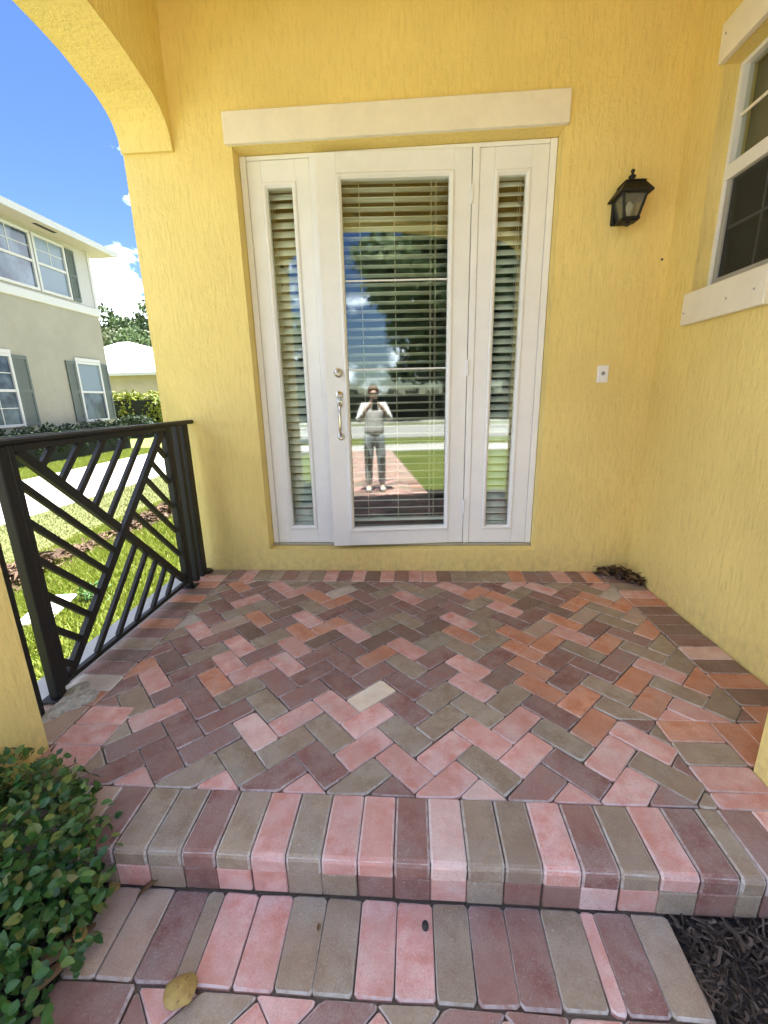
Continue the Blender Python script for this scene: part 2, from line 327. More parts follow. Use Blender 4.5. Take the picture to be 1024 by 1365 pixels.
# ------------------------------------------------------------------ pavers
def offset_poly(P, d):
    """inset a convex CCW polygon by d"""
    n = len(P); Ls = []
    for i in range(n):
        p, q = P[i], P[(i + 1) % n]; ex, ey = q[0] - p[0], q[1] - p[1]; l = math.hypot(ex, ey); nx_, ny_ = -ey / l, ex / l
        Ls.append((nx_, ny_, nx_ * p[0] + ny_ * p[1] + d))
    Q = []
    for i in range(n):
        a, b = Ls[i - 1], Ls[i]; det = a[0] * b[1] - a[1] * b[0]
        if abs(det) < 1e-6: continue
        Q.append(((a[2] * b[1] - a[1] * b[2]) / det, (a[0] * b[2] - a[2] * b[0]) / det))
    return Q
def area(P): return .5 * sum(P[i - 1][0] * P[i][1] - P[i][0] * P[i - 1][1] for i in range(len(P)))
def clip(P, a, b, c):
    """keep a*x+b*y<=c"""
    R_ = []
    for i in range(len(P)):
        p, q = P[i - 1], P[i]; dp, dq = a * p[0] + b * p[1] - c, a * q[0] + b * q[1] - c
        if (dp > 0) != (dq > 0): t_ = dp / (dp - dq); R_.append((p[0] + (q[0] - p[0]) * t_, p[1] + (q[1] - p[1]) * t_))
        if dq <= 0: R_.append(q)
    out_ = []
    for p in R_:
        if not out_ or math.hypot(p[0] - out_[-1][0], p[1] - out_[-1][1]) > 1e-4: out_.append(p)
    if len(out_) > 1 and math.hypot(out_[0][0] - out_[-1][0], out_[0][1] - out_[-1][1]) < 1e-4: out_.pop()
    return out_
def cliprect(P, x0, x1, y0, y1):
    for a, b, c in ((1, 0, x1), (-1, 0, -x0), (0, 1, y1), (0, -1, -y0)):
        P = clip(P, a, b, c)
        if len(P) < 3: return []
    return P
def paver_mesh(P, depth=.058, ch=.0048, rnd=.007, jit=.0018, gap=.0012):
    """P convex CCW outline about its own centre"""
    Q = offset_poly(P, gap)
    if len(Q) < 3 or area(Q) < 4e-4: return None
    C_ = []
    n = len(Q)
    for i in range(n):
        p, a, b = Q[i], Q[i - 1], Q[(i + 1) % n]
        for t_ in (a, b):
            l = math.hypot(t_[0] - p[0], t_[1] - p[1]); k = min(rnd * random.uniform(.6, 1.5), .3 * l) / l
            C_.append((p[0] + (t_[0] - p[0]) * k + random.uniform(-jit, jit), p[1] + (t_[1] - p[1]) * k + random.uniform(-jit, jit)))
    cx, cy = sum(p[0] for p in C_) / len(C_), sum(p[1] for p in C_) / len(C_)
    T = []
    for p in C_:
        l = math.hypot(p[0] - cx, p[1] - cy); k = max(.4, 1 - ch * random.uniform(.8, 1.5) / l); T.append((cx + (p[0] - cx) * k, cy + (p[1] - cy) * k))
    m = len(C_); mb = MB()
    mb.add([(x, y, 0) for x, y in T] + [(x, y, -ch * .9) for x, y in C_] + [(x, y, -depth) for x, y in C_], [tuple(range(m))], 0)
    mb.f += [(m + i, m + (i + 1) % m, (i + 1) % m, i) for i in range(m)]; mb.mi += [1] * m
    mb.f += [(2 * m + i, 2 * m + (i + 1) % m, m + (i + 1) % m, m + i) for i in range(m)]; mb.mi += [0] * m
    return mb.mesh('paver')
RECT = [(-.0985, -.049), (.0985, -.049), (.0985, .049), (-.0985, .049)]
full = []
for i in range(7):
    me = paver_mesh([(x * 1.005, y * 1.01) for x, y in RECT]); me.materials.append(m_brick['P'][0]); me.materials.append(m_brick['P'][1]); full.append(me)
def setcol(o, k):
    for i in (0, 1):
        o.material_slots[i].link = 'OBJECT'; o.material_slots[i].material = m_brick[k][i]
def rand_col(): return random.choices('MNDGPOT', (34, 20, 12, 20, 8, 4, 2))[0]
def put_brick(parent, me, x, y, z, rz, k, name='brick', tilt=.005):
    o = bpy.data.objects.new(name, me); COL.objects.link(o); o.parent = parent
    o.location = (x, y, z + random.uniform(-.0016, .0012)); o.rotation_euler = (random.gauss(0, tilt), random.gauss(0, tilt), rz); setcol(o, k); return o
def put_poly(parent, P, z, k, name='brick', **kw):
    if len(P) < 3 or area(P) < 6e-4: return None
    cx, cy = sum(p[0] for p in P) / len(P), sum(p[1] for p in P) / len(P)
    me = paver_mesh([(x - cx, y - cy) for x, y in P], **kw)
    if not me: return None
    me.materials.append(m_brick['P'][0]); me.materials.append(m_brick['P'][1])
    return put_brick(parent, me, cx, cy, z, 0, k, name, .003)
# colours as seen in the photograph: photograph pixel -> floor point -> the paver lying there
FPX = 572.75
def floor_pt(px, py, z=0.0):
    d = Rv * ((px - 512) / FPX) - Uv * ((py - 682.5) / FPX) + Wv; c = M4.translation; t_ = (z - c.z) / d.z; return (c.x + d.x * t_, c.y + d.y * t_)
COLS = []
def zone(x0, y0, s_, items):
    for x, y, k in items: COLS.append((floor_pt(x0 + x / s_, y0 + y / s_), k))
zone(380, 750, 5.689, [(345, 120, 'P'), (450, 120, 'M'), (570, 120, 'P'), (660, 120, 'D'), (780, 120, 'P'), (880, 120, 'M'), (985, 120, 'P'), (240, 220, 'O'), (450, 190, 'L'), (400, 330, 'O'), (340, 445, 'O'),
    (120, 470, 'O'), (540, 500, 'P'), (110, 620, 'P'), (60, 740, 'P'), (680, 690, 'O'), (930, 620, 'P'), (920, 730, 'G'), (690, 960, 'W'), (340, 1000, 'P'), (180, 360, 'G'), (900, 440, 'G'), (930, 280, 'P'), (310, 540, 'D'),
    (500, 600, 'N'), (720, 560, 'D'), (750, 240, 'G'), (590, 240, 'M'), (450, 830, 'M'), (240, 920, 'N'), (900, 850, 'M'), (80, 140, 'G'), (100, 250, 'D'), (700, 440, 'N'), (540, 370, 'D'), (250, 680, 'M'), (420, 720, 'M'), (690, 820, 'N')])
zone(540, 750, 5.689, [(140, 115, 'P'), (350, 110, 'D'), (600, 110, 'G'), (830, 110, 'O'), (200, 240, 'G'), (380, 180, 'P'), (540, 260, 'O'), (760, 300, 'O'), (400, 400, 'P'), (430, 510, 'O'), (600, 430, 'G'), (620, 570, 'G'),
    (470, 760, 'P'), (500, 910, 'P'), (730, 850, 'D'), (900, 720, 'O'), (980, 870, 'O'), (990, 590, 'O'), (80, 770, 'G'), (980, 200, 'P'), (60, 480, 'G'), (170, 420, 'M'), (240, 700, 'M'), (700, 680, 'M'), (880, 500, 'M'), (240, 880, 'N'), (960, 330, 'D')])
zone(700, 750, 5.689, [(130, 580, 'O'), (220, 480, 'T'), (370, 520, 'P'), (590, 570, 'O'), (150, 220, 'P'), (400, 350, 'O'), (530, 300, 'O'), (700, 290, 'O'), (560, 430, 'G'), (890, 470, 'O'), (960, 580, 'O'), (800, 860, 'O'), (960, 980, 'O'),
    (430, 970, 'O'), (600, 920, 'G'), (380, 640, 'G'), (50, 800, 'O'), (130, 930, 'P'), (870, 280, 'O'), (640, 210, 'L'), (560, 130, 'O'), (900, 640, 'G'), (250, 740, 'M'), (560, 790, 'M'), (700, 660, 'N'), (310, 870, 'M'), (100, 340, 'D'), (60, 450, 'M'), (950, 400, 'D')])
zone(220, 750, 5.689, [(630, 120, 'P'), (430, 120, 'P'), (660, 260, 'P'), (740, 400, 'O'), (190, 440, 'L'), (440, 400, 'G'), (590, 610, 'P'), (500, 730, 'P'), (690, 800, 'P'), (400, 890, 'O'), (960, 740, 'P'), (960, 590, 'P'), (350, 680, 'G'), (820, 600, 'G'),
    (20, 870, 'P'), (60, 480, 'O'), (700, 500, 'D'), (150, 580, 'M'), (880, 400, 'D'), (240, 300, 'D'), (830, 140, 'D'), (780, 870, 'N'), (900, 860, 'N'), (130, 800, 'M'), (460, 290, 'M')])
zone(100, 890, 5.12, [(560, 90, 'P'), (350, 60, 'O'), (420, 220, 'G'), (590, 320, 'P'), (200, 330, 'P'), (150, 450, 'P'), (450, 760, 'P'), (980, 770, 'P'), (860, 680, 'G'), (330, 420, 'G'), (230, 170, 'M'), (750, 400, 'M'), (640, 620, 'M'), (560, 450, 'N'), (370, 660, 'M'), (850, 560, 'N'), (880, 240, 'M'), (330, 540, 'N'),
    (50, 60, 'L'), (50, 240, 'O'), (700, 180, 'N')])
zone(290, 890, 5.12, [(60, 80, 'O'), (280, 430, 'E'), (340, 230, 'G'), (540, 340, 'P'), (780, 440, 'G'), (490, 490, 'G'), (180, 650, 'G'), (820, 250, 'P'), (950, 380, 'P'), (930, 600, 'P'), (40, 790, 'P'), (930, 760, 'G'), (240, 100, 'G'), (450, 110, 'G'), (700, 650, 'M'), (460, 730, 'M'), (130, 290, 'M'), (80, 440, 'N'), (700, 110, 'N')])
zone(480, 890, 5.12, [(300, 670, 'P'), (570, 580, 'P'), (830, 470, 'P'), (620, 770, 'P'), (840, 850, 'E'), (850, 660, 'G'), (310, 480, 'G'), (560, 340, 'G'), (510, 190, 'G'), (740, 220, 'G'), (850, 300, 'G'), (980, 420, 'P'), (60, 740, 'G'), (750, 110, 'P'), (60, 360, 'P'), (60, 540, 'P'), (310, 250, 'M'), (220, 830, 'M'), (300, 90, 'M')])
zone(670, 890, 5.12, [(100, 380, 'P'), (160, 580, 'P'), (410, 470, 'G'), (500, 220, 'P'), (600, 400, 'O'), (710, 590, 'P'), (880, 470, 'P'), (860, 820, 'P'), (450, 865, 'P'), (250, 150, 'P'), (200, 50, 'O'), (60, 190, 'G'), (700, 120, 'G'), (880, 300, 'G'), (930, 640, 'G'), (960, 220, 'O'), (310, 270, 'M'), (240, 790, 'N'), (560, 760, 'M'), (400, 80, 'M'), (960, 850, 'P')])
zone(690, 720, 3.066, [(770, 475, 'E'), (870, 590, 'O'), (930, 680, 'O'), (680, 775, 'O'), (890, 820, 'O'), (740, 870, 'G'), (860, 970, 'P'), (880, 1050, 'P'), (710, 570, 'O'), (650, 690, 'P'), (790, 520, 'D'), (800, 640, 'G'), (530, 260, 'O'), (620, 380, 'D'), (640, 300, 'D'), (560, 390, 'O'), (650, 600, 'G'), (690, 650, 'G'), (560, 690, 'M'), (560, 480, 'G'), (960, 640, 'D')])
used_cols = [False] * len(COLS)
def col_for(P):
    n = len(P)
    for i, (q, k) in enumerate(COLS):
        if not used_cols[i] and all((P[(j + 1) % n][0] - P[j][0]) * (q[1] - P[j][1]) - (P[(j + 1) % n][1] - P[j][1]) * (q[0] - P[j][0]) >= 0 for j in range(n)):
            used_cols[i] = True; return k
    return rand_col()

porch = thing('porch_floor', 'herringbone porch floor of red, pink and grey pavers', None); del porch['label']; tag(porch, kind='structure')
XL_, XR_ = -1.535, 1.487
bed = MB(); bed.box((XL_, -1.815, -.16), (XR_, -.001, -.011)); obj('joint_sand_bed', bed, m_sand, porch)
MIT = -1.455; NB = -1.82
def region_pieces(P):
    big = cliprect(P, -1.315, 1.283, NB, -.2015)
    if len(big) < 3: return []
    inl = any(p[0] < -1.130 - 1e-4 and p[1] < MIT - 1e-4 for p in big); inr = any(p[0] > .908 + 1e-4 and p[1] < MIT - 1e-4 for p in big)
    if not (inl or inr): return [big]
    return [cliprect(big, -2, 2, MIT, 0), cliprect(big, -1.130, .908, NB, MIT)]
A0, B0 = .22, .18; r2 = math.sqrt(.5); nb = 0
def ab2xy(a, b): a *= .1; b *= .1; return ((a - b) * r2, (a + b) * r2)
for j in range(-34, 14):
    for i in range(-34, 14):
        m_ = (i - j) % 4
        if m_ == 1: R4 = [(i, j), (i + 2, j), (i + 2, j + 1), (i, j + 1)]; rz = math.radians(45)
        elif m_ == 0: R4 = [(i, j), (i + 1, j), (i + 1, j + 2), (i, j + 2)]; rz = math.radians(135)
        else: continue
        P = [ab2xy(a + A0, b + B0) for a, b in R4]
        for q in region_pieces(P):
            if len(q) < 3 or area(q) < 6e-4: continue
            k = col_for(q)
            if abs(area(q) - .02) < 2e-4:
                cx, cy = sum(p[0] for p in P) / 4, sum(p[1] for p in P) / 4
                put_brick(porch, random.choice(full), cx, cy, 0, rz + random.choice((0, math.pi)) + random.gauss(0, .006), k)
            else: put_poly(porch, q, 0, k)
def rectpoly(x0, x1, y0, y1): return [(x0, y0), (x1, y0), (x1, y1), (x0, y1)]
def brick_rect(parent, x0, x1, y0, y1, z, k=None, **kw):
    P = rectpoly(x0, x1, y0, y1); return put_poly(parent, P, z, k or col_for(P), **kw)
x = -1.31
while x < 1.27: brick_rect(porch, x, min(x + .0985, 1.283), -.2, -.004, 0); x += .0985
y = -.004
while y > MIT + .02: brick_rect(porch, 1.284, 1.484, max(y - .1045, MIT), y, 0); brick_rect(porch, -1.532, -1.316, max(y - .1045, MIT), y, 0); y -= .1045
for y in (-1.455, -1.557, -1.659, -1.761):
    brick_rect(porch, .909, 1.108, max(y - .102, NB), y, 0); brick_rect(porch, -1.325, -1.131, max(y - .102, NB), y, 0)
for x in (1.109, 1.209, 1.309, 1.409): brick_rect(porch, x, min(x + .1, 1.485), -1.658, MIT, 0, 'O' if x > 1.15 else None)
for x in (-1.53, -1.43): brick_rect(porch, x, x + .102, -1.66, MIT, 0, 'T')

# front step: bullnose soldiers over a course of risers
step = thing('front_step', None, None); tag(step, kind='structure')
obj('joint_sand_bed', (lambda m: (m.box((-1.32, -2.012, -.19), (1.11, -1.8165, -.012)), m)[1])(MB()), m_sand, step)
def bullnose(x0, x1, y0, y1, zt, k, dep=.052, nose=.012):
    g = .0017; x0 += g; x1 -= g; c = .006
    xs_ = [(x0, 0), (x0 + c, 1), (x1 - c, 1), (x1, 0)]
    prof = [(y1, -dep), (y1 + 0, -.006), (y1 - .006, 0), (y0 + nose * 1.1, 0), (y0 + nose * .45, -.004), (y0 + .004, -nose * .62), (y0, -nose * 1.25), (y0, -dep)]
    cx, cy = (x0 + x1) / 2, (y0 + y1) / 2; mb = MB(); V = []
    for xx, inn in xs_:
        for i, (py, pz) in enumerate(prof):
            ins = 0 if inn else .0035
            V.append((xx - cx + random.uniform(-.0012, .0012) * (1 - inn), py - cy + random.uniform(-.0012, .0012) + (ins if i in (4, 5, 6, 7) else (-ins if i < 2 else 0)), pz - (ins if i in (2, 3, 4, 5) else 0)))
    n = len(prof); F = []; mi = []
    for a in range(3):
        for i in range(n - 1): F.append((a * n + i, a * n + i + 1, (a + 1) * n + i + 1, (a + 1) * n + i)); mi.append(0 if (a == 1 and i not in (4,)) else 1)
    F += [tuple(range(n)), tuple(range(3 * n, 4 * n))[::-1]]; mi += [0, 0]
    mb.add(V, F); mb.mi = mi; me = mb.mesh('soldier'); me.materials.append(m_brick['P'][0]); me.materials.append(m_brick['P'][1])
    return put_brick(step, me, cx, cy, zt, 0, k, 'brick', .004)
seq = 'TGGGTMGGMGPGPPMEGGPMGPMGMPM'
rise = 'GPGTGGPGMPPGGMMPGMMPPGMGMPG'
x = -.843 - 6 * .0985
for i, k in enumerate(seq):
    wdt = .0985 if i != 23 else .062
    if -1.32 < x and x + wdt < 1.108:
        bullnose(x, x + wdt, -2.021, -1.8195, .001, k)
        kk = rise[i]; mb = MB(); hw = wdt / 2 - .0012; mb.box((-hw, -.09, -.0385), (hw, .09, .0385), .0035); me = mb.mesh('riser'); me.materials.append(m_brick[kk][0]); me.materials.append(m_brick[kk][1])
        put_brick(step, me, x + wdt / 2 + random.uniform(-.003, .003), -2.0215 + .09 + random.uniform(-.001, .002), -.0915, 0, kk, 'brick', .002)
    x += wdt

# the walk in front of the step
ZW = -.13
walk = thing('front_walk', None, None); tag(walk, kind='structure')
obj('joint_sand_bed', (lambda m: (m.box((-.86, -8.3, -.2), (.66, -2.0125, ZW - .012)), m)[1])(MB()), m_sand, walk)
jx = [85, 125, 176, 230, 255, 308, 363, 415, 470, 526, 582, 637, 694, 752, 815, 838, 898, 958]; jy = [1300, 1303, 1306, 1310, 1313, 1317, 1322, 1326, 1329, 1332, 1336, 1339, 1343, 1346, 1350, 1352, 1356, 1360]
seq3 = 'TTMGPPGGPPGMMGPMG'
jw = [floor_pt(a, b, ZW)[0] for a, b in zip(jx, jy)]; jw[0] = -.86; jw[-1] = .662
for k, a, b in zip(seq3, jw, jw[1:]): brick_rect(walk, a, b, -2.226, -2.0225, ZW, k)
nwalk = 0
far = MB()
WY = -4.1
for j in range(-70, 0):
    for i in range(-70, 6):
        m_ = (i - j) % 4
        if m_ == 1: R4 = [(i, j), (i + 2, j), (i + 2, j + 1), (i, j + 1)]; rz = math.radians(45)
        elif m_ == 0: R4 = [(i, j), (i + 1, j), (i + 1, j + 2), (i, j + 2)]; rz = math.radians(135)
        else: continue
        P = [ab2xy(a + .6, b + .75) for a, b in R4]; q = cliprect(P, -.656, .459, WY, -2.23)
        if len(q) < 3 or area(q) < 6e-4: continue
        k = random.choices('PMGNT', (38, 22, 18, 12, 5))[0]
        if abs(area(q) - .02) < 2e-4: put_brick(walk, random.choice(full), sum(p[0] for p in P) / 4, sum(p[1] for p in P) / 4, ZW, rz, k)
        else: put_poly(walk, q, ZW, k)
y = -2.228
first = True
while y > WY:
    brick_rect(walk, -.858, -.658, max(y - .1, WY), y, ZW, 'M' if first else rand_col()); brick_rect(walk, .461, .661, max(y - .1, WY), y, ZW, rand_col()); y -= .1; first = False
# farther along the walk the pavers are one joined part
y = WY - .002; r = 0
cells = MB()
while y > -8.25:
    x = -.855 - (.1 if r % 2 else 0)
    while x < .64:
        a, b = max(x, -.855) + .002, min(x + .2, .659) - .002
        if b - a > .03: cells.box((a, y - .097, ZW - .05), (b, y, ZW + random.uniform(-.001, .001)), .004)
        x += .2
    y -= .1; r += 1
t = NT('paver_mixed'); g_ = t.n('ShaderNodeNewGeometry'); v = t.vec()
cc = t.ramp(g_.outputs['Random Per Island'], [(0, BR['P'][0]), (.3, BR['O'][0]), (.45, BR['P'][0]), (.6, BR['M'][0]), (.8, BR['T'][0]), (1, BR['G'][0])])
m_mix = t.fin(t.mix(t.noise(v, 60, 4), cc, (.4, .3, .26), 'MIX'), .8)
o = obj('paver_field', cells, m_mix, walk); o['kind'] = 'stuff'

# ------------------------------------------------------------------ the yellow house
house = thing('yellow_house', 'yellow stucco house with arched entry porch and white glazed front door', 'house')
YF, YB = -1.98, -1.668            # porch front wall: outer and inner face
XO, XI, XR = -1.692, -1.380, 1.492
CZ = 3.45
def wall_with_hole(name, axis, x0, x1, z0, z1, hole, t0, t1, mat, parent):
    hx0, hx1, hz0, hz1 = hole; m = MB()
    mk = (lambda a, b, c, d: m.box((a, t0, c), (b, t1, d))) if axis == 'y' else (lambda a, b, c, d: m.box((t0, a, c), (t1, b, d)))
    out2 = [(x0, z0), (x1, z0), (x1, z1), (x0, z1)]; in2 = [(hx0, hz0), (hx1, hz0), (hx1, hz1), (hx0, hz1)]
    def P(p, t_): return (p[0], t_, p[1]) if axis == 'y' else (t_, p[0], p[1])
    V = [P(p, t_) for t_ in (t0, t1) for p in out2 + in2]; F = []
    for i in range(4):
        j = (i + 1) % 4
        F += [(i, j, 4 + j, 4 + i), (8 + i, 12 + i, 12 + j, 8 + j), (i, 8 + i, 8 + j, j), (4 + i, 4 + j, 12 + j, 12 + i)]
    m.add(V, F); return obj(name, m, mat, parent)
wall_with_hole('back_wall', 'y', XO, XR, -.3, CZ, (-1.035, .847, .155, 2.626), 0, .30, m_yel, house)
wall_with_hole('right_wall', 'x', -1.667, .30, -.3, CZ, (-.832, -.268, 1.700, 2.700), XR, XR + .25, m_yel, house)
# side arch
half = [(0, 2.617), (-.018, 2.6175), (-.034, 2.69), (-.065, 2.742), (-.11, 2.778), (-.185, 2.813), (-.285, 2.832), (-.40, 2.857), (-.52, 2.868), (-.65, 2.873), (-.83, 2.875)]
arc = half + [(-1.66 - y, z) for y, z in half[-2::-1]]
m = MB(); arc2 = [(y, z) for y, z in arc]
poly = arc2 + [(-1.66, CZ), (0, CZ)]
# quad strip so the arch stays clean
V = []; F = []
for t_ in (XO, XI):
    for y, z in arc2: V.append((t_, y - .001, z)); V.append((t_, y - .001, CZ))
n = len(arc2)
for k in range(n - 1):
    a = 2 * k; b = 2 * n + 2 * k
    F += [(a, a + 2, a + 3, a + 1), (b, b + 1, b + 3, b + 2), (a, b, b + 2, a + 2), (a + 1, a + 3, b + 3, b + 1)]
F += [(0, 1, 2 * n + 1, 2 * n), (2 * n - 2, 2 * n - 1, 4 * n - 1, 4 * n - 2)]
m.add(V, F); obj('side_arch', m, m_yel, house)
# front wall with entry arch
ax0, ax1 = -1.326, 1.109
up = [(ax0, 2.5)]; N = 24
for i in range(N + 1):
    a = math.pi - math.pi * i / N; cx = (ax0 + ax1) / 2; rx = (ax1 - ax0) / 2
    up.append((cx + rx * math.cos(a), 2.55 + .32 * abs(math.sin(a)) ** .7))
up.append((ax1, 2.5))
m = MB(); V = []; F = []
for t_ in (YF, YB):
    for x, z in up: V.append((x, t_, z)); V.append((x, t_, CZ))
n = len(up)
for k in range(n - 1):
    a = 2 * k; b = 2 * n + 2 * k
    F += [(a, a + 2, a + 3, a + 1), (b, b + 1, b + 3, b + 2), (a, b, b + 2, a + 2), (a + 1, a + 3, b + 3, b + 1)]
F += [(0, 1, 2 * n + 1, 2 * n), (2 * n - 2, 2 * n - 1, 4 * n - 1, 4 * n - 2)]
m.add(V, F); obj('front_arch', m, m_yel, house)
bx('pier', (XO, YF, -.3), (ax0, YB, CZ), m_yel, house, .006)
bx('pier', (ax1, YF, -.3), (XR + .25, YB, CZ), m_yel, house, .006)
bx('ceiling', (XO - .05, YF - .02, CZ + .001), (XR + .3, .32, CZ + .06), m_ceil, house)
bx('porch_roof', (XO - .10, YF - .06, CZ + .062), (XR + .3, .3, CZ + .13), m_trim, house)
# the rest of the house behind and beside the porch
bx('upper_wall', (XO + .02, -.30, CZ + .132), (6.0, 8, 6.35), m_yel, house)
bx('roof', (XO - .25, -.62, 6.352), (6.3, 8.3, 6.55), m_groof, house)
bx('wing_wall', (XR + .253, -1.72, -.3), (6, -1.669, CZ + .13), m_yel, house)
bx('wing_wall', (5.94, -1.668, -.3), (6, 8, CZ + .13), m_yel, house)
bx('wing_roof', (XR + .302, -1.80, CZ + .1315), (6.1, -.302, CZ + .2), m_groof, house)
bx('side_wall', (XO + .02, .302, -.3), (XO + .25, 8, CZ + .2), m_yel, house)
# room behind the door: dark
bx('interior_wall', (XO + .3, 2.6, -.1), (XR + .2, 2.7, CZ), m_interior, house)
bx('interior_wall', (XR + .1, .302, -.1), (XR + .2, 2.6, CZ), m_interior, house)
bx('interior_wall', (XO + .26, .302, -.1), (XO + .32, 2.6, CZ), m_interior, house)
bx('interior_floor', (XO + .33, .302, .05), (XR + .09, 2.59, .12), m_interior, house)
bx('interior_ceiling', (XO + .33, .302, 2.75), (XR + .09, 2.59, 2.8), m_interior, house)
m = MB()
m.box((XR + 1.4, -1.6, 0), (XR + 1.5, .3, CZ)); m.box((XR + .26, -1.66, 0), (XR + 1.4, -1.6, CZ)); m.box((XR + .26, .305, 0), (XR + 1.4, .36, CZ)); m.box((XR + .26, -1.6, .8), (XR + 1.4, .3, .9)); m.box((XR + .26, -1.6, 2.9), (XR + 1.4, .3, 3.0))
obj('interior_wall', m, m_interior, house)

# header over the door
bx('door_header', (-1.068, -.032, 2.627), (.864, -.001, 2.784), m_trim, house, .004)
# frame: jambs, mullions, head, sill
m = MB(); F0, F1 = .098, .20
m.box((-1.032, F0, .176), (-.994, F1, 2.6235), .003); m.box((.804, F0, .176), (.844, F1, 2.6235), .003)
m.box((-.993, F0 + .001, 2.599), (.803, F1, 2.6225), .003)
fr = obj('door_frame', m, m_white, house)
m = MB(); m.box((-.607, F0 - .006, .177), (-.569, F1, 2.5985), .003); obj('mullion', m, m_white, fr)
m = MB(); m.box((.363, F0 - .006, .177), (.403, F1, 2.5985), .003); obj('mullion', m, m_white, fr)
m = MB(); m.box((-1.0345, .088, .1555), (.8465, .24, .1755), .003); obj('threshold', m, m_thr, fr)
def glazed(parent, x0, x1, z0, z1, gx0, gx1, gz0, gz1, y0, y1, name, mirror_pane=True):
    """a panel with a glazed opening; children: glass stop, pane"""
    m = MB(); st = .0
    m.box((x0, y0, z0), (gx0 - .028, y1, z1), .003); m.box((gx1 + .028, y0, z0), (x1, y1, z1), .003)
    m.box((gx0 - .0279, y0 + .0004, z0), (gx1 + .0279, y1, gz0 - .028), .003); m.box((gx0 - .0279, y0 + .0004, gz1 + .028), (gx1 + .0279, y1, z1), .003)
    p = obj(name, m, m_white, parent)
    m = MB(); a = .028; lip = y0 - .009
    def stop(o, i):   # moulded stop: outer rectangle o, inner rectangle i
        (ox0, ox1, oz0, oz1), (ix0, ix1, iz0, iz1) = o, i
        prof = [(0, y0 + .006), (0, y0 - .004), (.25, lip), (.55, lip), (1, y0 + .006), (1, y0 + .045)]
        R_ = []
        for t_, yy in prof:
            X0, X1, Z0, Z1 = ox0 + (ix0 - ox0) * t_, ox1 + (ix1 - ox1) * t_, oz0 + (iz0 - oz0) * t_, oz1 + (iz1 - oz1) * t_
            R_.append([(X0, yy, Z0), (X1, yy, Z0), (X1, yy, Z1), (X0, yy, Z1)])
        V = [q for g in R_ for q in g]; F = [(4 * i_ + k, 4 * i_ + (k + 1) % 4, 4 * i_ + 4 + (k + 1) % 4, 4 * i_ + 4 + k) for i_ in range(len(R_) - 1) for k in range(4)]
        m.add(V, F)
    stop((gx0 - a, gx1 + a, gz0 - a, gz1 + a), (gx0, gx1, gz0, gz1)); obj('glass_stop', m, m_white, p)
    m = MB(); yg = y0 + (.036 if name == 'door' else .018); m.add([(gx0 - .01, yg, gz0 - .01), (gx1 + .01, yg, gz0 - .01), (gx1 + .01, yg, gz1 + .01), (gx0 - .01, yg, gz1 + .01)], [(0, 1, 2, 3)])
    g = obj('pane', m, m_glass, p)
    return p
glazed(house, -.991, -.6085, .177, 2.5965, -.877, -.723, .306, 2.454, .1005, .15, 'sidelight')
glazed(house, .4045, .802, .177, 2.5965, .521, .677, .306, 2.454, .1005, .15, 'sidelight')
# door leaf, ajar on its right-hand hinges
AJ = math.radians(4.1); HX, HY = .362, .094
door = glazed(house, -.928, -.003, .1765 + .004, 2.598, -.778, -.134, .308, 2.462, 0.0, .045, 'door')
door.location = (HX, HY, 0); door.rotation_euler = (0, 0, AJ)
for z in (.45, 1.38, 2.36):
    m = MB(); m.tube([(.0, -.008, z - .05), (.0, -.008, z + .05)], .008, 10); obj('hinge', m, m_white, door)
for z in (1.915, 1.385):
    m = MB(); m.box((-.775, .021, z - .004), (-.137, .033, z + .004)); obj('white_bar', m, m_white, door)  # thin white bars running across the door glass
m = MB(); DX = -.842
m.lathe([(.0, -.001), (.031, -.001), (.031, .006), (.027, .012), (.021, .014), (.020, .024), (.016, .028), (0.0, .028)], (DX, 0, 1.366), 'y'); m.box((DX - .003, -.031, 1.355), (DX + .003, -.0285, 1.377))
obj('deadbolt', m, m_nickel, door, True)
m = MB()
m.lathe([(0, -.001), (.026, -.001), (.026, .005), (.021, .011), (0.0, .012)], (DX, 0, 1.228), 'y')
m.lathe([(0, -.001), (.024, -.001), (.024, .005), (.019, .010), (0.0, .011)], (DX, 0, .955), 'y')
m.box((DX - .017, -.0085, 1.15), (DX + .017, -.0005, 1.225), .003)
m.tube([(DX, -.008, 1.175), (DX, -.030, 1.172), (DX, -.048, 1.150), (DX, -.052, 1.105), (DX, -.050, 1.05), (DX, -.044, 1.0), (DX, -.030, .965), (DX, -.008, .955)], [.010, .0095, .010, .0105, .010, .009, .0085, .009], 12)
m.tube([(DX, -.006, 1.205), (DX, -.03, 1.215), (DX, -.045, 1.208)], [.008, .009, .006], 10, flat=.5)
obj('handle', m, m_nickel, door, True)

for o_ in [door] + [c_ for c_ in door.children if not c_.name.startswith('pane')]:           # the leaf is slightly warped: its foot stands farther open than its head
    for v_ in o_.data.vertices: v_.co.y -= v_.co.x * .020 * (v_.co.z - 1.4)
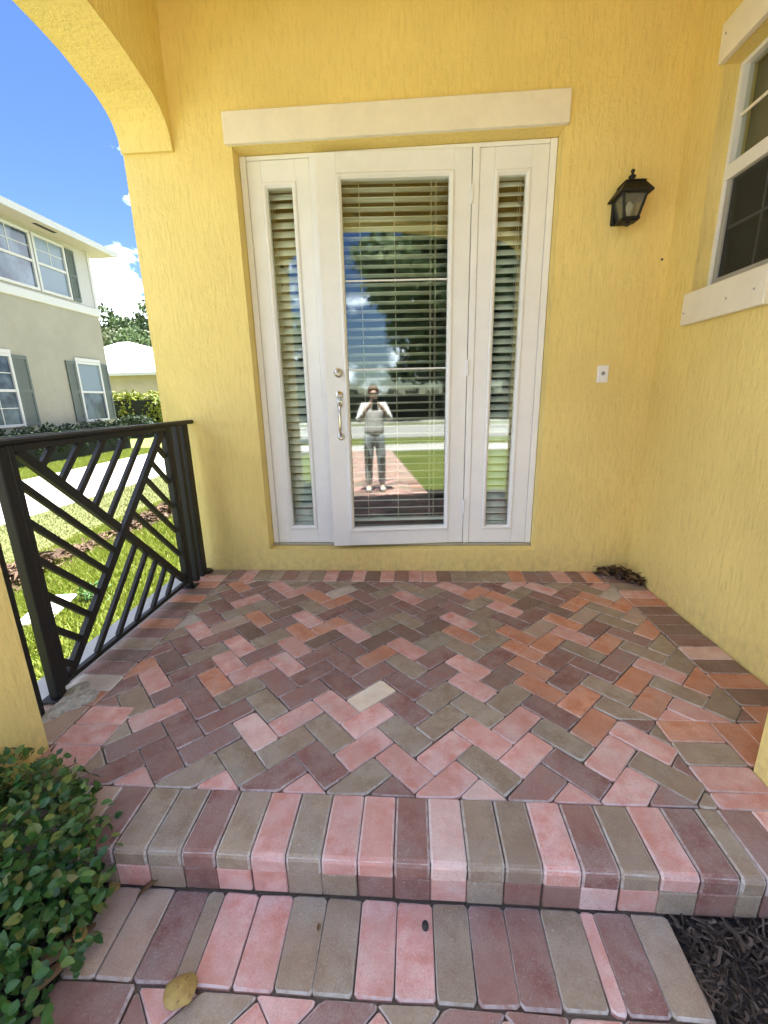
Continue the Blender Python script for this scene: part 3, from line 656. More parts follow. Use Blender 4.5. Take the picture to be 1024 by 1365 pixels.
# window in the right wall
win = bx('window', (XR + .072, -.8305, 1.7005), (XR + .10, -.2695, 1.7015), m_vinyl, house); bpy.data.objects.remove(win)
m = MB(); wx0, wx1 = XR + .072, XR + .125
y0, y1, z0, z1 = -.8305, -.2695, 1.702, 2.699
for a, b in (((wx0, y0, z0), (wx1, y0 + .025, z1)), ((wx0, y1 - .025, z0), (wx1, y1, z1)), ((wx0 + .001, y0 + .0255, z1 - .02), (wx1, y1 - .0255, z1)), ((wx0 + .001, y0 + .0255, z0), (wx1, y1 - .0255, z0 + .012))): m.box(a, b, .002)
m.box((wx0 - .004, y0 + .0255, 2.208), (wx1 - .001, y1 - .0255, 2.275), .002)
win = obj('window', m, m_vinyl, house)
m = MB(); sx0, sx1 = wx0 + .008, wx1 - .008
for a, b in (((sx0, y0 + .026, z0 + .0125), (sx1, y0 + .055, 2.207)), ((sx0, y1 - .055, z0 + .0125), (sx1, y1 - .026, 2.207)), ((sx0 + .001, y0 + .0555, z0 + .0125), (sx1, y1 - .0555, z0 + .06))): m.box(a, b, .002)
obj('lower_sash', m, m_alu, win)
m = MB(); m.box((sx0 + .02, -.5435, z0 + .06), (sx0 + .026, -.5365, 2.207)); m.box((sx0 + .0205, y0 + .055, 1.985), (sx0 + .0255, y1 - .055, 1.997)); obj('muntin', m, m_vinyl, win)
m = MB(); m.box((sx0 + .012, -.5465, 2.276), (sx0 + .020, -.5335, z1 - .021)); m.box((sx0 + .0125, y0 + .026, 2.474), (sx0 + .0195, y1 - .026, 2.487)); obj('muntin', m, m_trim, win)
m = MB(); xg = sx0 + .03; m.add([(xg, y0 + .03, z0 + .05), (xg, y1 - .03, z0 + .05), (xg, y1 - .03, 2.23), (xg, y0 + .03, 2.23)], [(0, 1, 2, 3)]); obj('pane', m, m_wglass, win)
m = MB(); xg = sx0 + .022; m.add([(xg, y0 + .02, 2.25), (xg, y1 - .02, 2.25), (xg, y1 - .02, z1 - .01), (xg, y0 + .02, z1 - .01)], [(0, 1, 2, 3)]); obj('pane', m, m_wglass, win)
m = MB(); m.box((sx0 + .010, y0 + .056, z0 + .061), (sx0 + .0115, y1 - .056, 2.206)); obj('insect_screen', m, m_screen, win)
m = MB(); m.box((wx1 + .03, y0 - .1, z0 - .1), (wx1 + .034, y1 + .1, z1 + .1)); obj('olive_backing', m, m_backing, win)  # added sheet behind the panes, standing in for the olive reflection
sill = bx('window_sill', (XR - .032, -.838, 1.545), (XR - .001, -.262, 1.7035), m_trim, house, .004)
for yy, zz in ((-.285, 1.605), (-.605, 1.615), (-.775, 1.618)):
    m = MB(); m.lathe([(0, -.034), (.005, -.034), (.005, -.0315), (0, -.0315)], (XR, yy, zz), 'x', 8); obj('screw', m, m_alu, sill)
hd = bx('window_header', (XR - .032, -.838, 2.6985), (XR - .001, -.264, 2.856), m_trim, house, .004)
for yy, zz in ((-.30, 2.80), (-.52, 2.83)):
    m = MB(); m.lathe([(0, -.034), (.005, -.034), (.005, -.0315), (0, -.0315)], (XR, yy, zz), 'x', 8); obj('screw', m, m_alu, hd)

# blinds behind the glass
def blind(label, x0, x1, z0, z1, pitch, tilt, xf, cords):
    r = thing('window_blind', label, 'blind', (0, 0, 0), 'slatted blinds of the front entrance')
    r.matrix_world = xf
    n = int((z1 - z0) / pitch)
    m = MB(); prof = []
    for k in range(6):
        u = -.0245 + .049 * k / 5; prof.append((u, .004 * (1 - (u / .0245) ** 2)))
    pf = prof + [(u, h - .0026) for u, h in prof[::-1]]
    ct, st_ = math.cos(tilt), math.sin(tilt)
    pf = [(u * ct - h * st_, u * st_ + h * ct) for u, h in pf]
    nn = len(pf); V = [(x, p[0], p[1]) for x in (x0, x1) for p in pf]
    F = [tuple(range(nn))[::-1], tuple(range(nn, 2 * nn))] + [(i, (i + 1) % nn, nn + (i + 1) % nn, nn + i) for i in range(nn)]
    m.add(V, F); me = m.mesh('slat', True)
    for i in range(n):
        me_o = bpy.data.objects.new('slat', me); COL.objects.link(me_o); me_o.parent = r
        me_o.location = (0, 0, z0 + .03 + i * pitch + random.uniform(-.0015, .0015)); me_o.rotation_euler = (random.gauss(0, .05), random.gauss(0, .0012), 0)
    me.materials.append(m_slat)
    m = MB(); m.box((x0, -.026, z0 - .012), (x1, .026, z0 + .006), .003); obj('bottom_rail', m, m_slat, r)
    m = MB(); m.box((x0, -.03, z1 - .01), (x1, .03, z1 + .04), .003); obj('head_rail', m, m_slat, r)
    for cx in cords:
        m = MB(); m.tube([(cx, -.029, z0), (cx, -.029, z1)], .0016, 5); m.tube([(cx, .029, z0), (cx, .029, z1)], .0016, 5); obj('ladder_cord', m, m_cord, r)
    return r
I4 = Matrix.Identity(4)
Td = Matrix.Translation((HX, HY, 0)) @ Matrix.Rotation(AJ, 4, 'Z')
blind('wide slatted blind behind the middle glass of the front door', -.80, -.115, .35, 2.48, .0525, math.radians(-13), Td @ Matrix.Translation((0, .085, 0)), (-.675, -.46, -.235, -.205))
blind('narrow slatted blind behind the sidelight left of the door, by its handle side', -.905, -.70, .31, 2.48, .0525, math.radians(58), Matrix.Translation((0, .19, 0)), (-.87,))
blind('narrow slatted blind behind the sidelight right of the door, on the lantern side', .50, .70, .31, 2.48, .0525, math.radians(48), Matrix.Translation((0, .19, 0)), (.66,))

# ------------------------------------------------------------------ wall lantern, doorbell
LX, LY = 1.192, -.105
lan = thing('wall_lantern', 'small black wall lantern with clear glass panes, right of the door', 'lantern', (LX, 0, 2.1))
def lz(z): return z - 2.1
m = MB(); m.box((-.055, -.022, lz(2.125)), (.035, -.001, lz(2.25)), .006); obj('wall_plate', m, m_bronze, lan)
m = MB(); m.tube([(-.01, -.02, lz(2.16)), (-.005, -.05, lz(2.15)), (0, LY + .03, lz(2.112))], .009, 8); obj('arm', m, m_bronze, lan, True)
zt, zb, ht, hb = lz(2.235), lz(2.118), .062, .036
m = MB()
for i, j in ((-1, -1), (1, -1), (1, 1), (-1, 1)): m.bar((i * hb, LY + j * hb, zb), (i * ht, LY + j * ht, zt), .011, .011, (i, j, 0))
for h, z in ((hb, zb), (ht, zt)):
    for a, b in (((-1, -1), (1, -1)), ((1, -1), (1, 1)), ((1, 1), (-1, 1)), ((-1, 1), (-1, -1))): m.bar((a[0] * (h + .004), LY + a[1] * (h + .004), z), (b[0] * (h + .004), LY + b[1] * (h + .004), z), .014, .012, (0, 0, 1))
m.box((-hb, LY - hb, zb - .012), (hb, LY + hb, zb - .002), .003); m.lathe([(0, zb - .03), (.012, zb - .026), (.016, zb - .014), (.010, zb - .010), (0, zb - .01)], (0, LY, 0), 'z', 10)
obj('cage', m, m_bronze, lan)
m = MB(); r1, r2_, r3 = .084, .050, .040; z1, z2, z3 = lz(2.238), lz(2.288), lz(2.300)
V = [(i * r, LY + j * r, z) for r, z in ((r1, z1 - .008), (r1, z1), (r2_, z2), (r2_ * 1.12, z2 + .002), (r3, z3)) for i, j in ((-1, -1), (1, -1), (1, 1), (-1, 1))]
F = [(4 * a + k, 4 * a + (k + 1) % 4, 4 * a + 4 + (k + 1) % 4, 4 * a + 4 + k) for a in range(4) for k in range(4)] + [(0, 1, 2, 3), (16, 17, 18, 19)]
m.add(V, F); obj('roof_cap', m, m_bronze, lan)
m = MB(); m.lathe([(.016, z3 - .001), (.016, z3 + .005), (.007, z3 + .012), (.017, z3 + .020), (.019, z3 + .028), (.008, z3 + .036), (.006, z3 + .042), (.011, z3 + .05), (.009, z3 + .058), (0, z3 + .063)], (0, LY, 0), 'z', 12); obj('finial', m, m_bronze, lan, True)
for i, j in ((0, -1), (1, 0), (0, 1), (-1, 0)):
    tx, ty = -j, i; m = MB(); kb, kt = hb - .003, ht - .003
    m.add([(i * kb + tx * kb, LY + j * kb + ty * kb, zb), (i * kb - tx * kb, LY + j * kb - ty * kb, zb), (i * kt - tx * kt, LY + j * kt - ty * kt, zt), (i * kt + tx * kt, LY + j * kt + ty * kt, zt)], [(0, 1, 2, 3)]); obj('glass_pane', m, m_lglass, lan)
m = MB(); m.lathe([(.010, zb), (.010, zb + .03), (.014, zb + .045), (.018, zb + .062), (.014, zb + .08), (.004, zb + .092), (0, zb + .093)], (0, LY, 0), 'z', 12); obj('bulb', m, paint('bulb_glass', (.70, .68, .62), .2), lan, True)

bell = thing('doorbell', 'small white doorbell plate on the yellow wall right of the door', 'doorbell', (1.184, -.001, 1.316))
m = MB(); m.box((-.034, -.012, -.052), (.034, 0, .052), .005); obj('plate', m, m_white, bell)
m = MB(); m.lathe([(0, .012), (.012, .012), (.012, .016), (.009, .018), (0, .018)], (0, 0, .004), 'y', 14); obj('button', m, paint('bell_button', (.30, .32, .36), .3), bell)

# ------------------------------------------------------------------ railing
RX = -1.50
rail = thing('porch_railing', 'black metal railing with diagonal lattice panel on the left side of the porch', 'railing', (RX, -.85, 0))
def RY(y): return y + .85
def rbar(name, p, q, wd, dp=.02, xoff=0.0):
    m = MB(); m.bar((xoff, RY(p[0]), p[1]), (xoff, RY(q[0]), q[1]), wd, dp, (1, 0, 0)); return obj(name, m, m_black, rail)
m = MB(); m.box((-.026, RY(-1.662), 1.062), (.026, RY(-.005), 1.087), .007); obj('top_rail', m, m_black, rail)
m = MB(); m.box((-.016, RY(-1.36), 1.035), (.016, RY(-.34), 1.0615), .002); obj('upper_rail', m, m_black, rail)
m = MB(); m.box((-.014, RY(-1.372), .040), (.014, RY(-.332), .062), .002); obj('bottom_rail', m, m_black, rail)
for a, b, wd in ((-1.44, -1.394, .09), (-.326, -.285, .09)):
    m = MB(); m.box((-.021, RY(a), .012), (.021, RY(b), 1.061), .004); p = obj('post', m, m_black, rail)
    m = MB(); m.box((-.05, RY(a) - .02, 0.002), (.05, RY(b) + .02, .0115), .003); obj('base_plate', m, m_black, p)
for a, b in ((-1.393, -1.366), (-.352, -.328)): m = MB(); m.box((-.018, RY(a), .0395), (.018, RY(b), 1.0615), .002); obj('stile', m, m_black, rail)
for a, b in ((-1.54, -1.508), (-.225, -.19), (-.145, -.082)): m = MB(); m.box((-.02, RY(a), .003), (.02, RY(b), 1.0615), .003); obj('stile', m, m_black, rail)
m = MB(); m.lathe([(0, 0.001), (.045, .001), (.045, .012), (.032, .022), (0, .022)], (.0, RY(-.055), .0), 'z', 14); obj('foot_flange', m, m_black, rail)
c0 = (-.852, .565)     # crossing
rbar('diagonal_bar', (-1.346, .062), (-.368, 1.036), .041, .024)
rbar('diagonal_bar', (-1.346, 1.040), (c0[0] - .02, c0[1] + .02), .041, .024); rbar('diagonal_bar', (c0[0] + .02, c0[1] - .02), (-.368, .085), .041, .024)
k2 = .062 + 1.346; zD2 = lambda y: .062 + (y + 1.346) * .9959   # rising diagonal
k1 = c0[0] + c0[1]
for i in range(5):
    z = .898 - .155 * i; y = (z - 1.346 + .0 - (zD2(0))) / 2 + 0; y = (z + (-1.346) - zD2(0)) / 1.9959
    rbar('lattice_bar', (-1.375, z + .028), (y, zD2(y)), .026, .018)
    z = .885 - .158 * i; y = (z + (-.366) - zD2(0)) / 1.9959
    rbar('lattice_bar', (-.366, z), (y, zD2(y)), .026, .018)
    yt = -1.175 + .157 * i; yb = (yt - 1.036 + k1) / 2; rbar('lattice_bar', (yt, 1.037), (yb, k1 - yb), .026, .018)
    yb = -1.173 + .152 * i; yt = (yb - .061 + k1) / 2; rbar('lattice_bar', (yb, .061), (yt, k1 - yt), .026, .018)
z = .898 - .155 * 5; y = (z + (-1.346) - zD2(0)) / 1.9959; rbar('lattice_bar', (-1.375, z + .028), (y, zD2(y)), .026, .018)

tag(bx('concrete_curb', (-1.705, -1.667, -.3), (-1.538, -.002, -.004), m_conc, None, .008), kind='structure')
# broken mortar round the foot of the front post
m = MB(); nn = 14; V = [(0, 0, .018)]
for ring, (rr, h) in enumerate(((.5, .016), (.85, .008), (1.0, -.002))):
    for k in range(nn):
        a = 2 * math.pi * k / nn; q = rr * (1 + .25 * math.sin(3 * a + 1) + random.uniform(-.1, .1)); V.append((.075 * math.cos(a) * q, .12 * math.sin(a) * q, h + random.uniform(-.003, .004)))
F = [(0, 1 + k, 1 + (k + 1) % nn) for k in range(nn)] + [(1 + r_ * nn + k, 1 + (r_ + 1) * nn + k, 1 + (r_ + 1) * nn + (k + 1) % nn, 1 + r_ * nn + (k + 1) % nn) for r_ in range(2) for k in range(nn)]
m.add(V, F); tag(obj('mortar_patch', m, m_mortar, loc=(-1.43, -1.43, .001)), 'crumbling grey mortar patch at the foot of the front railing post', 'mortar')

# ------------------------------------------------------------------ leaves and litter
def leaf_mesh(L_, W_, fold=.25, curl=.15, n=4, name='leaf', blunt=.75):
    V = []; F = []
    for i in range(n + 1):
        t_ = i / n; wd = W_ * math.sin(math.pi * min(1, t_ ** blunt * .98 + .01)) ** .75; z = -curl * L_ * t_ * t_
        V += [(-wd / 2, L_ * t_, z + fold * wd / 2), (0, L_ * t_, z), (wd / 2, L_ * t_, z + fold * wd / 2)]
    for i in range(n):
        for k in (0, 1): F.append((3 * i + k, 3 * i + k + 1, 3 * i + 4 + k, 3 * i + 3 + k))
    m = MB(); m.v = V; m.f = F; m.mi = [0] * len(F)
    return m
# shrub: ellipsoidal clumps of leaves
shrub = thing('leafy_shrub', 'dense dark green leafy shrub beside the left end of the front step', 'shrub', (-1.16, -2.12, -.17))
def shrub_point():
    while True:
        c, r = random.choice((((-.02, -.0, .16), (.36, .30, .19)), ((-.10, .10, .19), (.34, .26, .17)), ((.08, -.12, .12), (.29, .30, .17)), ((-.32, -.02, .18), (.40, .36, .21)), ((-.05, -.32, .13), (.33, .28, .17)), ((-.40, .14, .20), (.3, .2, .18)), ((.02, .04, .17), (.27, .22, .19))))
        d = Vector((random.gauss(0, 1), random.gauss(0, 1), random.gauss(0, 1))).normalized(); k = random.uniform(.55, 1.03) ** .6
        p = Vector((c[0] + d.x * r[0] * k, c[1] + d.y * r[1] * k, c[2] + d.z * r[2] * k))
        if p.z > .005: return p, d
lm = []
for i in range(5):
    me = leaf_mesh(random.uniform(.022, .037), random.uniform(.016, .025), .3, random.uniform(.05, .3)).mesh('leaf', True); me.materials.append(m_leaf if i < 4 else m_leafy); lm.append(me)
pts = [shrub_point() for _ in range(8600)]
cl = M4.translation - Vector(shrub.location)
def rank(pd): p, d = pd; return (d.dot((cl - p).normalized()) * -.35) + (p - cl).length
pts.sort(key=rank)
def leaf_rot(d):
    f_ = Vector((random.gauss(0, .7), random.gauss(0, .7), random.gauss(.1, .5))) + d * .8; f_.normalize()
    up_ = (d + Vector((random.gauss(0, .5), random.gauss(0, .5), .9 + random.gauss(0, .3)))).normalized(); x_ = f_.cross(up_).normalized(); z_ = x_.cross(f_)
    return Matrix((x_, f_, z_)).transposed()
for p, d in pts[:290]:
    o = bpy.data.objects.new('leaf', random.choices(lm, (22, 22, 22, 22, 5))[0]); COL.objects.link(o); o.parent = shrub
    o.matrix_local = Matrix.Translation(p) @ leaf_rot(d).to_4x4() @ Matrix.Scale(random.uniform(.75, 1.2), 4)
def joined_leaves(plist, L_, W_, sz=(.75, 1.15), n=4):
    base = leaf_mesh(L_, W_, .3, .15, n); V = []; F = []
    bv = [Vector(v) for v in base.v]
    for p, d in plist:
        R_ = leaf_rot(d); s_ = random.uniform(*sz); k = len(V)
        V += [(p + R_ @ (v * s_))[:] for v in bv]; F += [tuple(i + k for i in f) for f in base.f]
    m = MB(); m.v = V; m.f = F; m.mi = [0] * len(F); return m
o = obj('foliage', joined_leaves(pts[290:8550], .029, .020, (.6, 1.25)), m_leaf, shrub, True); o['kind'] = 'stuff'
o = obj('young_foliage', joined_leaves(random.sample(pts[290:], 130), .030, .018), m_leafy, shrub, True); o['kind'] = 'stuff'
for i in range(16):
    p, d = random.choice(pts); b = Vector((random.uniform(-.2, .05), random.uniform(-.15, .1), -.02)); mid = b.lerp(p, .5) + Vector((random.gauss(0, .03), random.gauss(0, .03), .03))
    m = MB(); m.tube([b, mid, p], [.006, .004, .002], 5); obj('stem', m, m_stem, shrub)

# mulch beds either side of the walk
def bed_sheet(name, x0, x1, y0, y1, z, amp):
    m = MB(); nx_, ny_ = 24, 24
    V = [(x0 + (x1 - x0) * i / nx_, y0 + (y1 - y0) * j / ny_, z + random.uniform(-amp, amp)) for j in range(ny_ + 1) for i in range(nx_ + 1)]
    m.add(V, [(j * (nx_ + 1) + i, j * (nx_ + 1) + i + 1, (j + 1) * (nx_ + 1) + i + 1, (j + 1) * (nx_ + 1) + i) for j in range(ny_) for i in range(nx_)])
    return tag(obj(name, m, m_soil, smooth=True), kind='structure')
bed_sheet('mulch_bed', .664, 2.6, -3.2, -1.975, -.144, .008)
bed_sheet('mulch_bed', -2.4, -.863, -3.0, -1.985, -.150, .008)
def chips(name, label, x0, x1, y0, y1, z, n):
    V = []; F = []
    for i in range(n):
        c = Vector((random.uniform(x0, x1), random.uniform(y0, y1), z + random.uniform(-.004, .018))); L_ = random.uniform(.008, .05) * random.choice((.5, 1, 1, 1.3)); wd = random.uniform(.002, .009); th = random.uniform(.001, .004)
        R_ = Matrix.Rotation(random.uniform(0, 6.28), 3, 'Z') @ Matrix.Rotation(random.gauss(0, .35), 3, 'Y') @ Matrix.Rotation(random.gauss(0, .5), 3, 'X'); k = len(V)
        bend = random.uniform(-.2, .2) * L_
        for xx, yy in ((-L_ / 2, 0), (0, bend), (L_ / 2, 0)):
            for a, b in ((-wd / 2, 0), (wd / 2, 0), (0, th)): V.append((c + R_ @ Vector((xx, yy + a, b)))[:])
        for s_ in (0, 3): F += [(k + s_, k + s_ + 3, k + s_ + 5, k + s_ + 2), (k + s_ + 1, k + s_ + 2, k + s_ + 5, k + s_ + 4), (k + s_, k + s_ + 1, k + s_ + 4, k + s_ + 3)]
    m = MB(); m.v = V; m.f = F; m.mi = [0] * len(F); o = obj(name, m, m_chip); return tag(o, label, 'mulch', None, 'stuff')
chips('bark_mulch', 'dark shredded bark mulch in the bed right of the walk', .668, 1.9, -2.75, -2.03, -.138, 9000)
chips('bark_mulch', 'dark shredded bark mulch under the shrub left of the walk', -1.5, -.866, -2.75, -1.99, -.146, 2500)

def single_leaf(name, label, px, py, z, L_, W_, rz, mat, tilt=.12, curl=.2, fold=.2):
    x, y = floor_pt(px, py, z); m = leaf_mesh(L_, W_, fold, curl, 6)
    m.v = [(a, b - L_ / 2, c + curl * L_ * .55) for a, b, c in m.v]
    o = obj(name, m, mat, smooth=True, loc=(x, y, z + .004)); o.rotation_euler = (tilt * random.uniform(-.5, .5), tilt, rz)
    md = o.modifiers.new('thick', 'SOLIDIFY'); md.thickness = .0012
    return tag(o, label, 'leaf', 'fallen leaves on the walk')
single_leaf('fallen_leaf', 'broad yellow brown leaf lying at the front edge of the lower brick row', 239, 1325, ZW, .085, .075, 1.1, m_yleaf)
single_leaf('fallen_leaf', 'curled brown leaf against the foot of the step by the shrub', 196, 1190, ZW, .075, .032, 1.9, m_dry, .3, .5)
single_leaf('fallen_leaf', 'small tan leaf at the shrub edge below the step end', 152, 1182, ZW, .05, .03, .5, m_yleaf, .5, .3)
single_leaf('fallen_leaf', 'upright tan leaf caught in the right edge of the shrub', 106, 1245, ZW + .02, .06, .036, .2, m_yleaf, .7, .3)
single_leaf('fallen_leaf', 'long dark brown dead leaf lying along the base of the shrub', 92, 1262, ZW + .005, .14, .035, -.55, m_dleaf, .3, .3)
single_leaf('fallen_leaf', 'slender russet dead leaf half under the shrub near the picture edge', 72, 1300, ZW + .005, .12, .028, -.5, m_dry, .3, .3)
x, y = floor_pt(567, 1236, ZW)
m = MB(); m.lathe([(0, .0), (.006, .001), (.0105, .004), (.010, .008), (.006, .011), (0, .012)], (0, 0, 0), 'z', 12)
m.v = [(a * .85, b * 1.15, c) for a, b, c in m.v]
tag(obj('fallen_seed', m, m_dark, smooth=True, loc=(x, y, ZW)), 'round black seed on a pink paver of the lower row', 'seed')
x, y = floor_pt(424, 1243, ZW); m = leaf_mesh(.022, .01, .3, .2); tag(obj('leaf_scrap', m, m_dleaf, loc=(x, y, ZW + .003)), 'tiny brown leaf scrap in a joint between two grey pavers', 'leaf scrap')
# heap of debris in the corner by the right wall
V = []; F = []
heap = MB()
for i in range(190):
    u = random.random(); cx = 1.30 + .17 * u + random.gauss(0, .025); cy = -.045 - .20 * u * u + random.gauss(0, .025)
    cx = min(cx, 1.47); cy = min(cy, -.015); h = max(0, .05 * (1 - ((cx - 1.42) / .16) ** 2)) * random.random() + .006
    L_ = random.uniform(.03, .075); base = leaf_mesh(L_, L_ * random.uniform(.3, .6), .5, random.uniform(-.4, .6), 3)
    R_ = Matrix.Rotation(random.uniform(0, 6.28), 3, 'Z') @ Matrix.Rotation(random.gauss(0, .45), 3, 'X') @ Matrix.Rotation(random.gauss(0, .45), 3, 'Y')
    heap.add([(lambda p: (min(p.x, 1.486), min(p.y, -.006), max(p.z, .004)))(Vector((cx, cy, h)) + R_ @ (Vector(v) - Vector((0, L_ / 2, 0)))) for v in base.v], base.f)
for i in range(40):
    u = random.random(); p = Vector((1.31 + .15 * u, -.04 - .16 * u, .02 + .03 * random.random())); q = p + Vector((random.gauss(0, .05), random.gauss(0, .05), random.gauss(.01, .02)))
    q.x = min(q.x, 1.48); q.y = min(q.y, -.01); q.z = max(q.z, .006); heap.tube([p, q], .0016, 4)
tag(obj('leaf_litter', heap, m_dleaf), 'heap of dark dead leaves in the corner of the porch floor', 'leaf litter', None, 'stuff')
# nail hole spot and cobweb dirt line in the corner
m = MB(); m.lathe([(0, -.001), (.007, -.001), (.006, .003), (0, .004)], (0, 0, 0), 'y', 8); tag(obj('wall_plug', m, m_dark, loc=(1.455, -.001, 1.945)), 'tiny dark plug in the yellow wall below and right of the lantern', 'plug')

# ------------------------------------------------------------------ lawn details
def grass(name, n, x0, x1, y0, y1, hmin, hmax, mat, label, reject=None):
    P = np.column_stack([RNG.uniform(x0, x1, n), RNG.uniform(y0, y1, n)])
    if reject is not None: P = P[~reject(P)]
    n = len(P); z = np.array([ground_z(a, b) for a, b in P]); h = RNG.uniform(hmin, hmax, n); a = RNG.uniform(0, 6.283, n); w_ = RNG.uniform(.003, .007, n) * 1.3
    ln = RNG.normal(0, .5, (n, 2)) * h[:, None]
    V = np.empty((n, 3, 3)); dx, dy = np.cos(a) * w_, np.sin(a) * w_
    V[:, 0] = np.column_stack([P[:, 0] - dx, P[:, 1] - dy, z - .004]); V[:, 1] = np.column_stack([P[:, 0] + dx, P[:, 1] + dy, z - .004]); V[:, 2] = np.column_stack([P[:, 0] + ln[:, 0], P[:, 1] + ln[:, 1], z + h])
    me = bpy.data.meshes.new(name); me.vertices.add(3 * n); me.vertices.foreach_set('co', V.reshape(-1)); me.loops.add(3 * n); me.loops.foreach_set('vertex_index', np.arange(3 * n, dtype=np.int32))
    me.polygons.add(n); me.polygons.foreach_set('loop_start', np.arange(0, 3 * n, 3, dtype=np.int32)); me.polygons.foreach_set('loop_total', np.full(n, 3, dtype=np.int32)); me.update(); me.validate()
    me.materials.append(mat); o = bpy.data.objects.new(name, me); COL.objects.link(o); return tag(o, label, 'grass', None, 'stuff')
grass('lawn_grass', 130000, -4.1, -1.72, -1.8, 5.2, .02, .055, m_grass, 'bright yellow green lawn grass left of the porch railing')
grass('dry_grass', 26000, -5.5, -3.85, -1.2, 7, .012, .035, m_drygrass, 'dry straw coloured grass strip beside the driveway')
grass('lawn_grass', 60000, -10.3, -8.47, 2.5, 12, .03, .07, m_grass, 'bright green lawn strip in front of the far dark hedge')
# low ridge of dry brown debris on the lawn
m = MB(); ridge = []
for i in range(3000):
    y = random.uniform(-.8, 4.8); off = random.gauss(0, .16); cx = -3.45 - .12 * math.sin(y * 1.7) - .04 * y * .5; h = max(.0, .17 * (.6 + .4 * math.sin(y * 3.1)) * (1 - (off / .34) ** 2)) * random.uniform(.2, 1)
    p = Vector((cx + off, y, ground_z(cx + off, y) + h)); L_ = random.uniform(.05, .17)
    base = leaf_mesh(L_, random.uniform(.015, .05), .5, random.uniform(-.3, .4), 2); R_ = Matrix.Rotation(random.gauss(0, .9), 3, 'Z') @ Matrix.Rotation(random.gauss(0, .3), 3, 'X') @ Matrix.Rotation(random.gauss(0, .5), 3, 'Y')
    m.add([(p + R_ @ (Vector(v) - Vector((0, L_ / 2, 0)))) for v in base.v], base.f)
tag(obj('dry_debris', m, randmat('dry_debris', [(.10, .06, .036), (.065, .038, .022), (.16, .105, .07), (.045, .027, .018), (.125, .075, .045)], .85)), 'long low ridge of dry brown debris across the lawn beyond the railing', 'garden debris', None, 'stuff')
bl = bx('splash_block', (-.10, -.20, 0), (.10, .20, .035), paint('pale_concrete', (.42, .41, .38), .85, .4), None, .01); bl.location = (-2.50, -.36, ground_z(-2.5, 0) + .012); bl.rotation_euler = (0.05, .03, .25)
tag(bl, 'flat pale concrete block lying on the lawn beyond the railing', 'concrete block')
wd_ = thing('lawn_weed', 'small leafy weed on the lawn beside the pale concrete block', 'weed', (-2.33, -.20, ground_z(-2.33, 0)))
wp = [(Vector((random.gauss(0, .05), random.gauss(0, .05), random.uniform(.02, .11))), Vector((random.gauss(0, 1), random.gauss(0, 1), .6)).normalized()) for _ in range(60)]
obj('foliage', joined_leaves(wp, .06, .02), m_leaf, wd_)

# ------------------------------------------------------------------ clipped hedges, trees
def clump(n, boxes, size, mat_label=None):
    """leaf quads filling a list of (centre, radii) blobs"""
    V = np.empty((n, 4, 3)); tot = np.array([b[1][0] * b[1][1] * b[1][2] for b in boxes]) ** .67; pr_ = tot / tot.sum()
    idx = RNG.choice(len(boxes), n, p=pr_); C_ = np.array([b[0] for b in boxes])[idx]; Rr = np.array([b[1] for b in boxes])[idx]
    d = RNG.normal(size=(n, 3)); d /= np.linalg.norm(d, axis=1)[:, None]; k = RNG.uniform(.55, 1.08, n) ** .8
    P = C_ + d * Rr * k[:, None]
    u = RNG.normal(size=(n, 3)); u /= np.linalg.norm(u, axis=1)[:, None]; nn_ = d + RNG.normal(0, .6, (n, 3)); v_ = np.cross(nn_, u); v_ /= np.linalg.norm(v_, axis=1)[:, None] + 1e-9
    s_ = RNG.uniform(.5, 1.25, n)[:, None] * size
    V[:, 0] = P - u * s_; V[:, 1] = P + v_ * s_ * .55; V[:, 2] = P + u * s_; V[:, 3] = P - v_ * s_ * .55
    return V
def quads_mesh(name, V):
    n = len(V); me = bpy.data.meshes.new(name); me.vertices.add(4 * n); me.vertices.foreach_set('co', V.reshape(-1)); me.loops.add(4 * n); me.loops.foreach_set('vertex_index', np.arange(4 * n, dtype=np.int32))
    me.polygons.add(n); me.polygons.foreach_set('loop_start', np.arange(0, 4 * n, 4, dtype=np.int32)); me.polygons.foreach_set('loop_total', np.full(n, 4, dtype=np.int32)); me.update(); me.validate(); return me
def hedge(name, label, x0, x1, y0, y1, z0, z1, n, size, mat, group=None):
    r = thing(name, label, 'hedge', ((x0 + x1) / 2, (y0 + y1) / 2, z0), group)
    hx, hy, hz_ = (x1 - x0) / 2, (y1 - y0) / 2, z1 - z0; nb_ = max(3, int(hy / .35)); nbx = max(1, int(hx / .6))
    B = [((-hx + 2 * hx * (i + .5) / nbx, -hy + 2 * hy * (j + .5) / nb_, hz_ * .5 + random.uniform(-.04, .04)), (hx / nbx * 1.05, hy / nb_ * 1.25, hz_ * .52)) for j in range(nb_) for i in range(nbx)]
    V = clump(n, B, size); ok = V[:, :, 2].min(1) > .0; V = V[ok]
    obj('foliage', quads_mesh('foliage', V), mat, r)
    m = MB(); m.box((-hx * .8, -hy * .97, .0), (hx * .8, hy * .97, hz_ * .82)); o = obj('inner_core', m, paint('hedge_inner', (.012, .016, .008), .95), r)  # solid near-black box filling the inside of the leaves
    return r
HX_ = -10.95
hedge('clipped_hedge', 'low dark green hedge along the foot of the cream neighbour house', HX_ + .12, HX_ + .95, 2.2, 12.2, GZ, .66, 15000, .055, m_hedgeD)
hedge('garden_hedge', 'bright yellow green hedge behind the corner of the neighbour house', -18.0, -12.8, 19.0, 20.4, GZ, 1.75, 7000, .13, m_hedgeY)
hedge('low_hedge', 'low dark shrubs in front of the bright yellow green hedge', -15.6, -12.2, 16.6, 17.6, GZ, .62, 3500, .09, m_hedgeD)

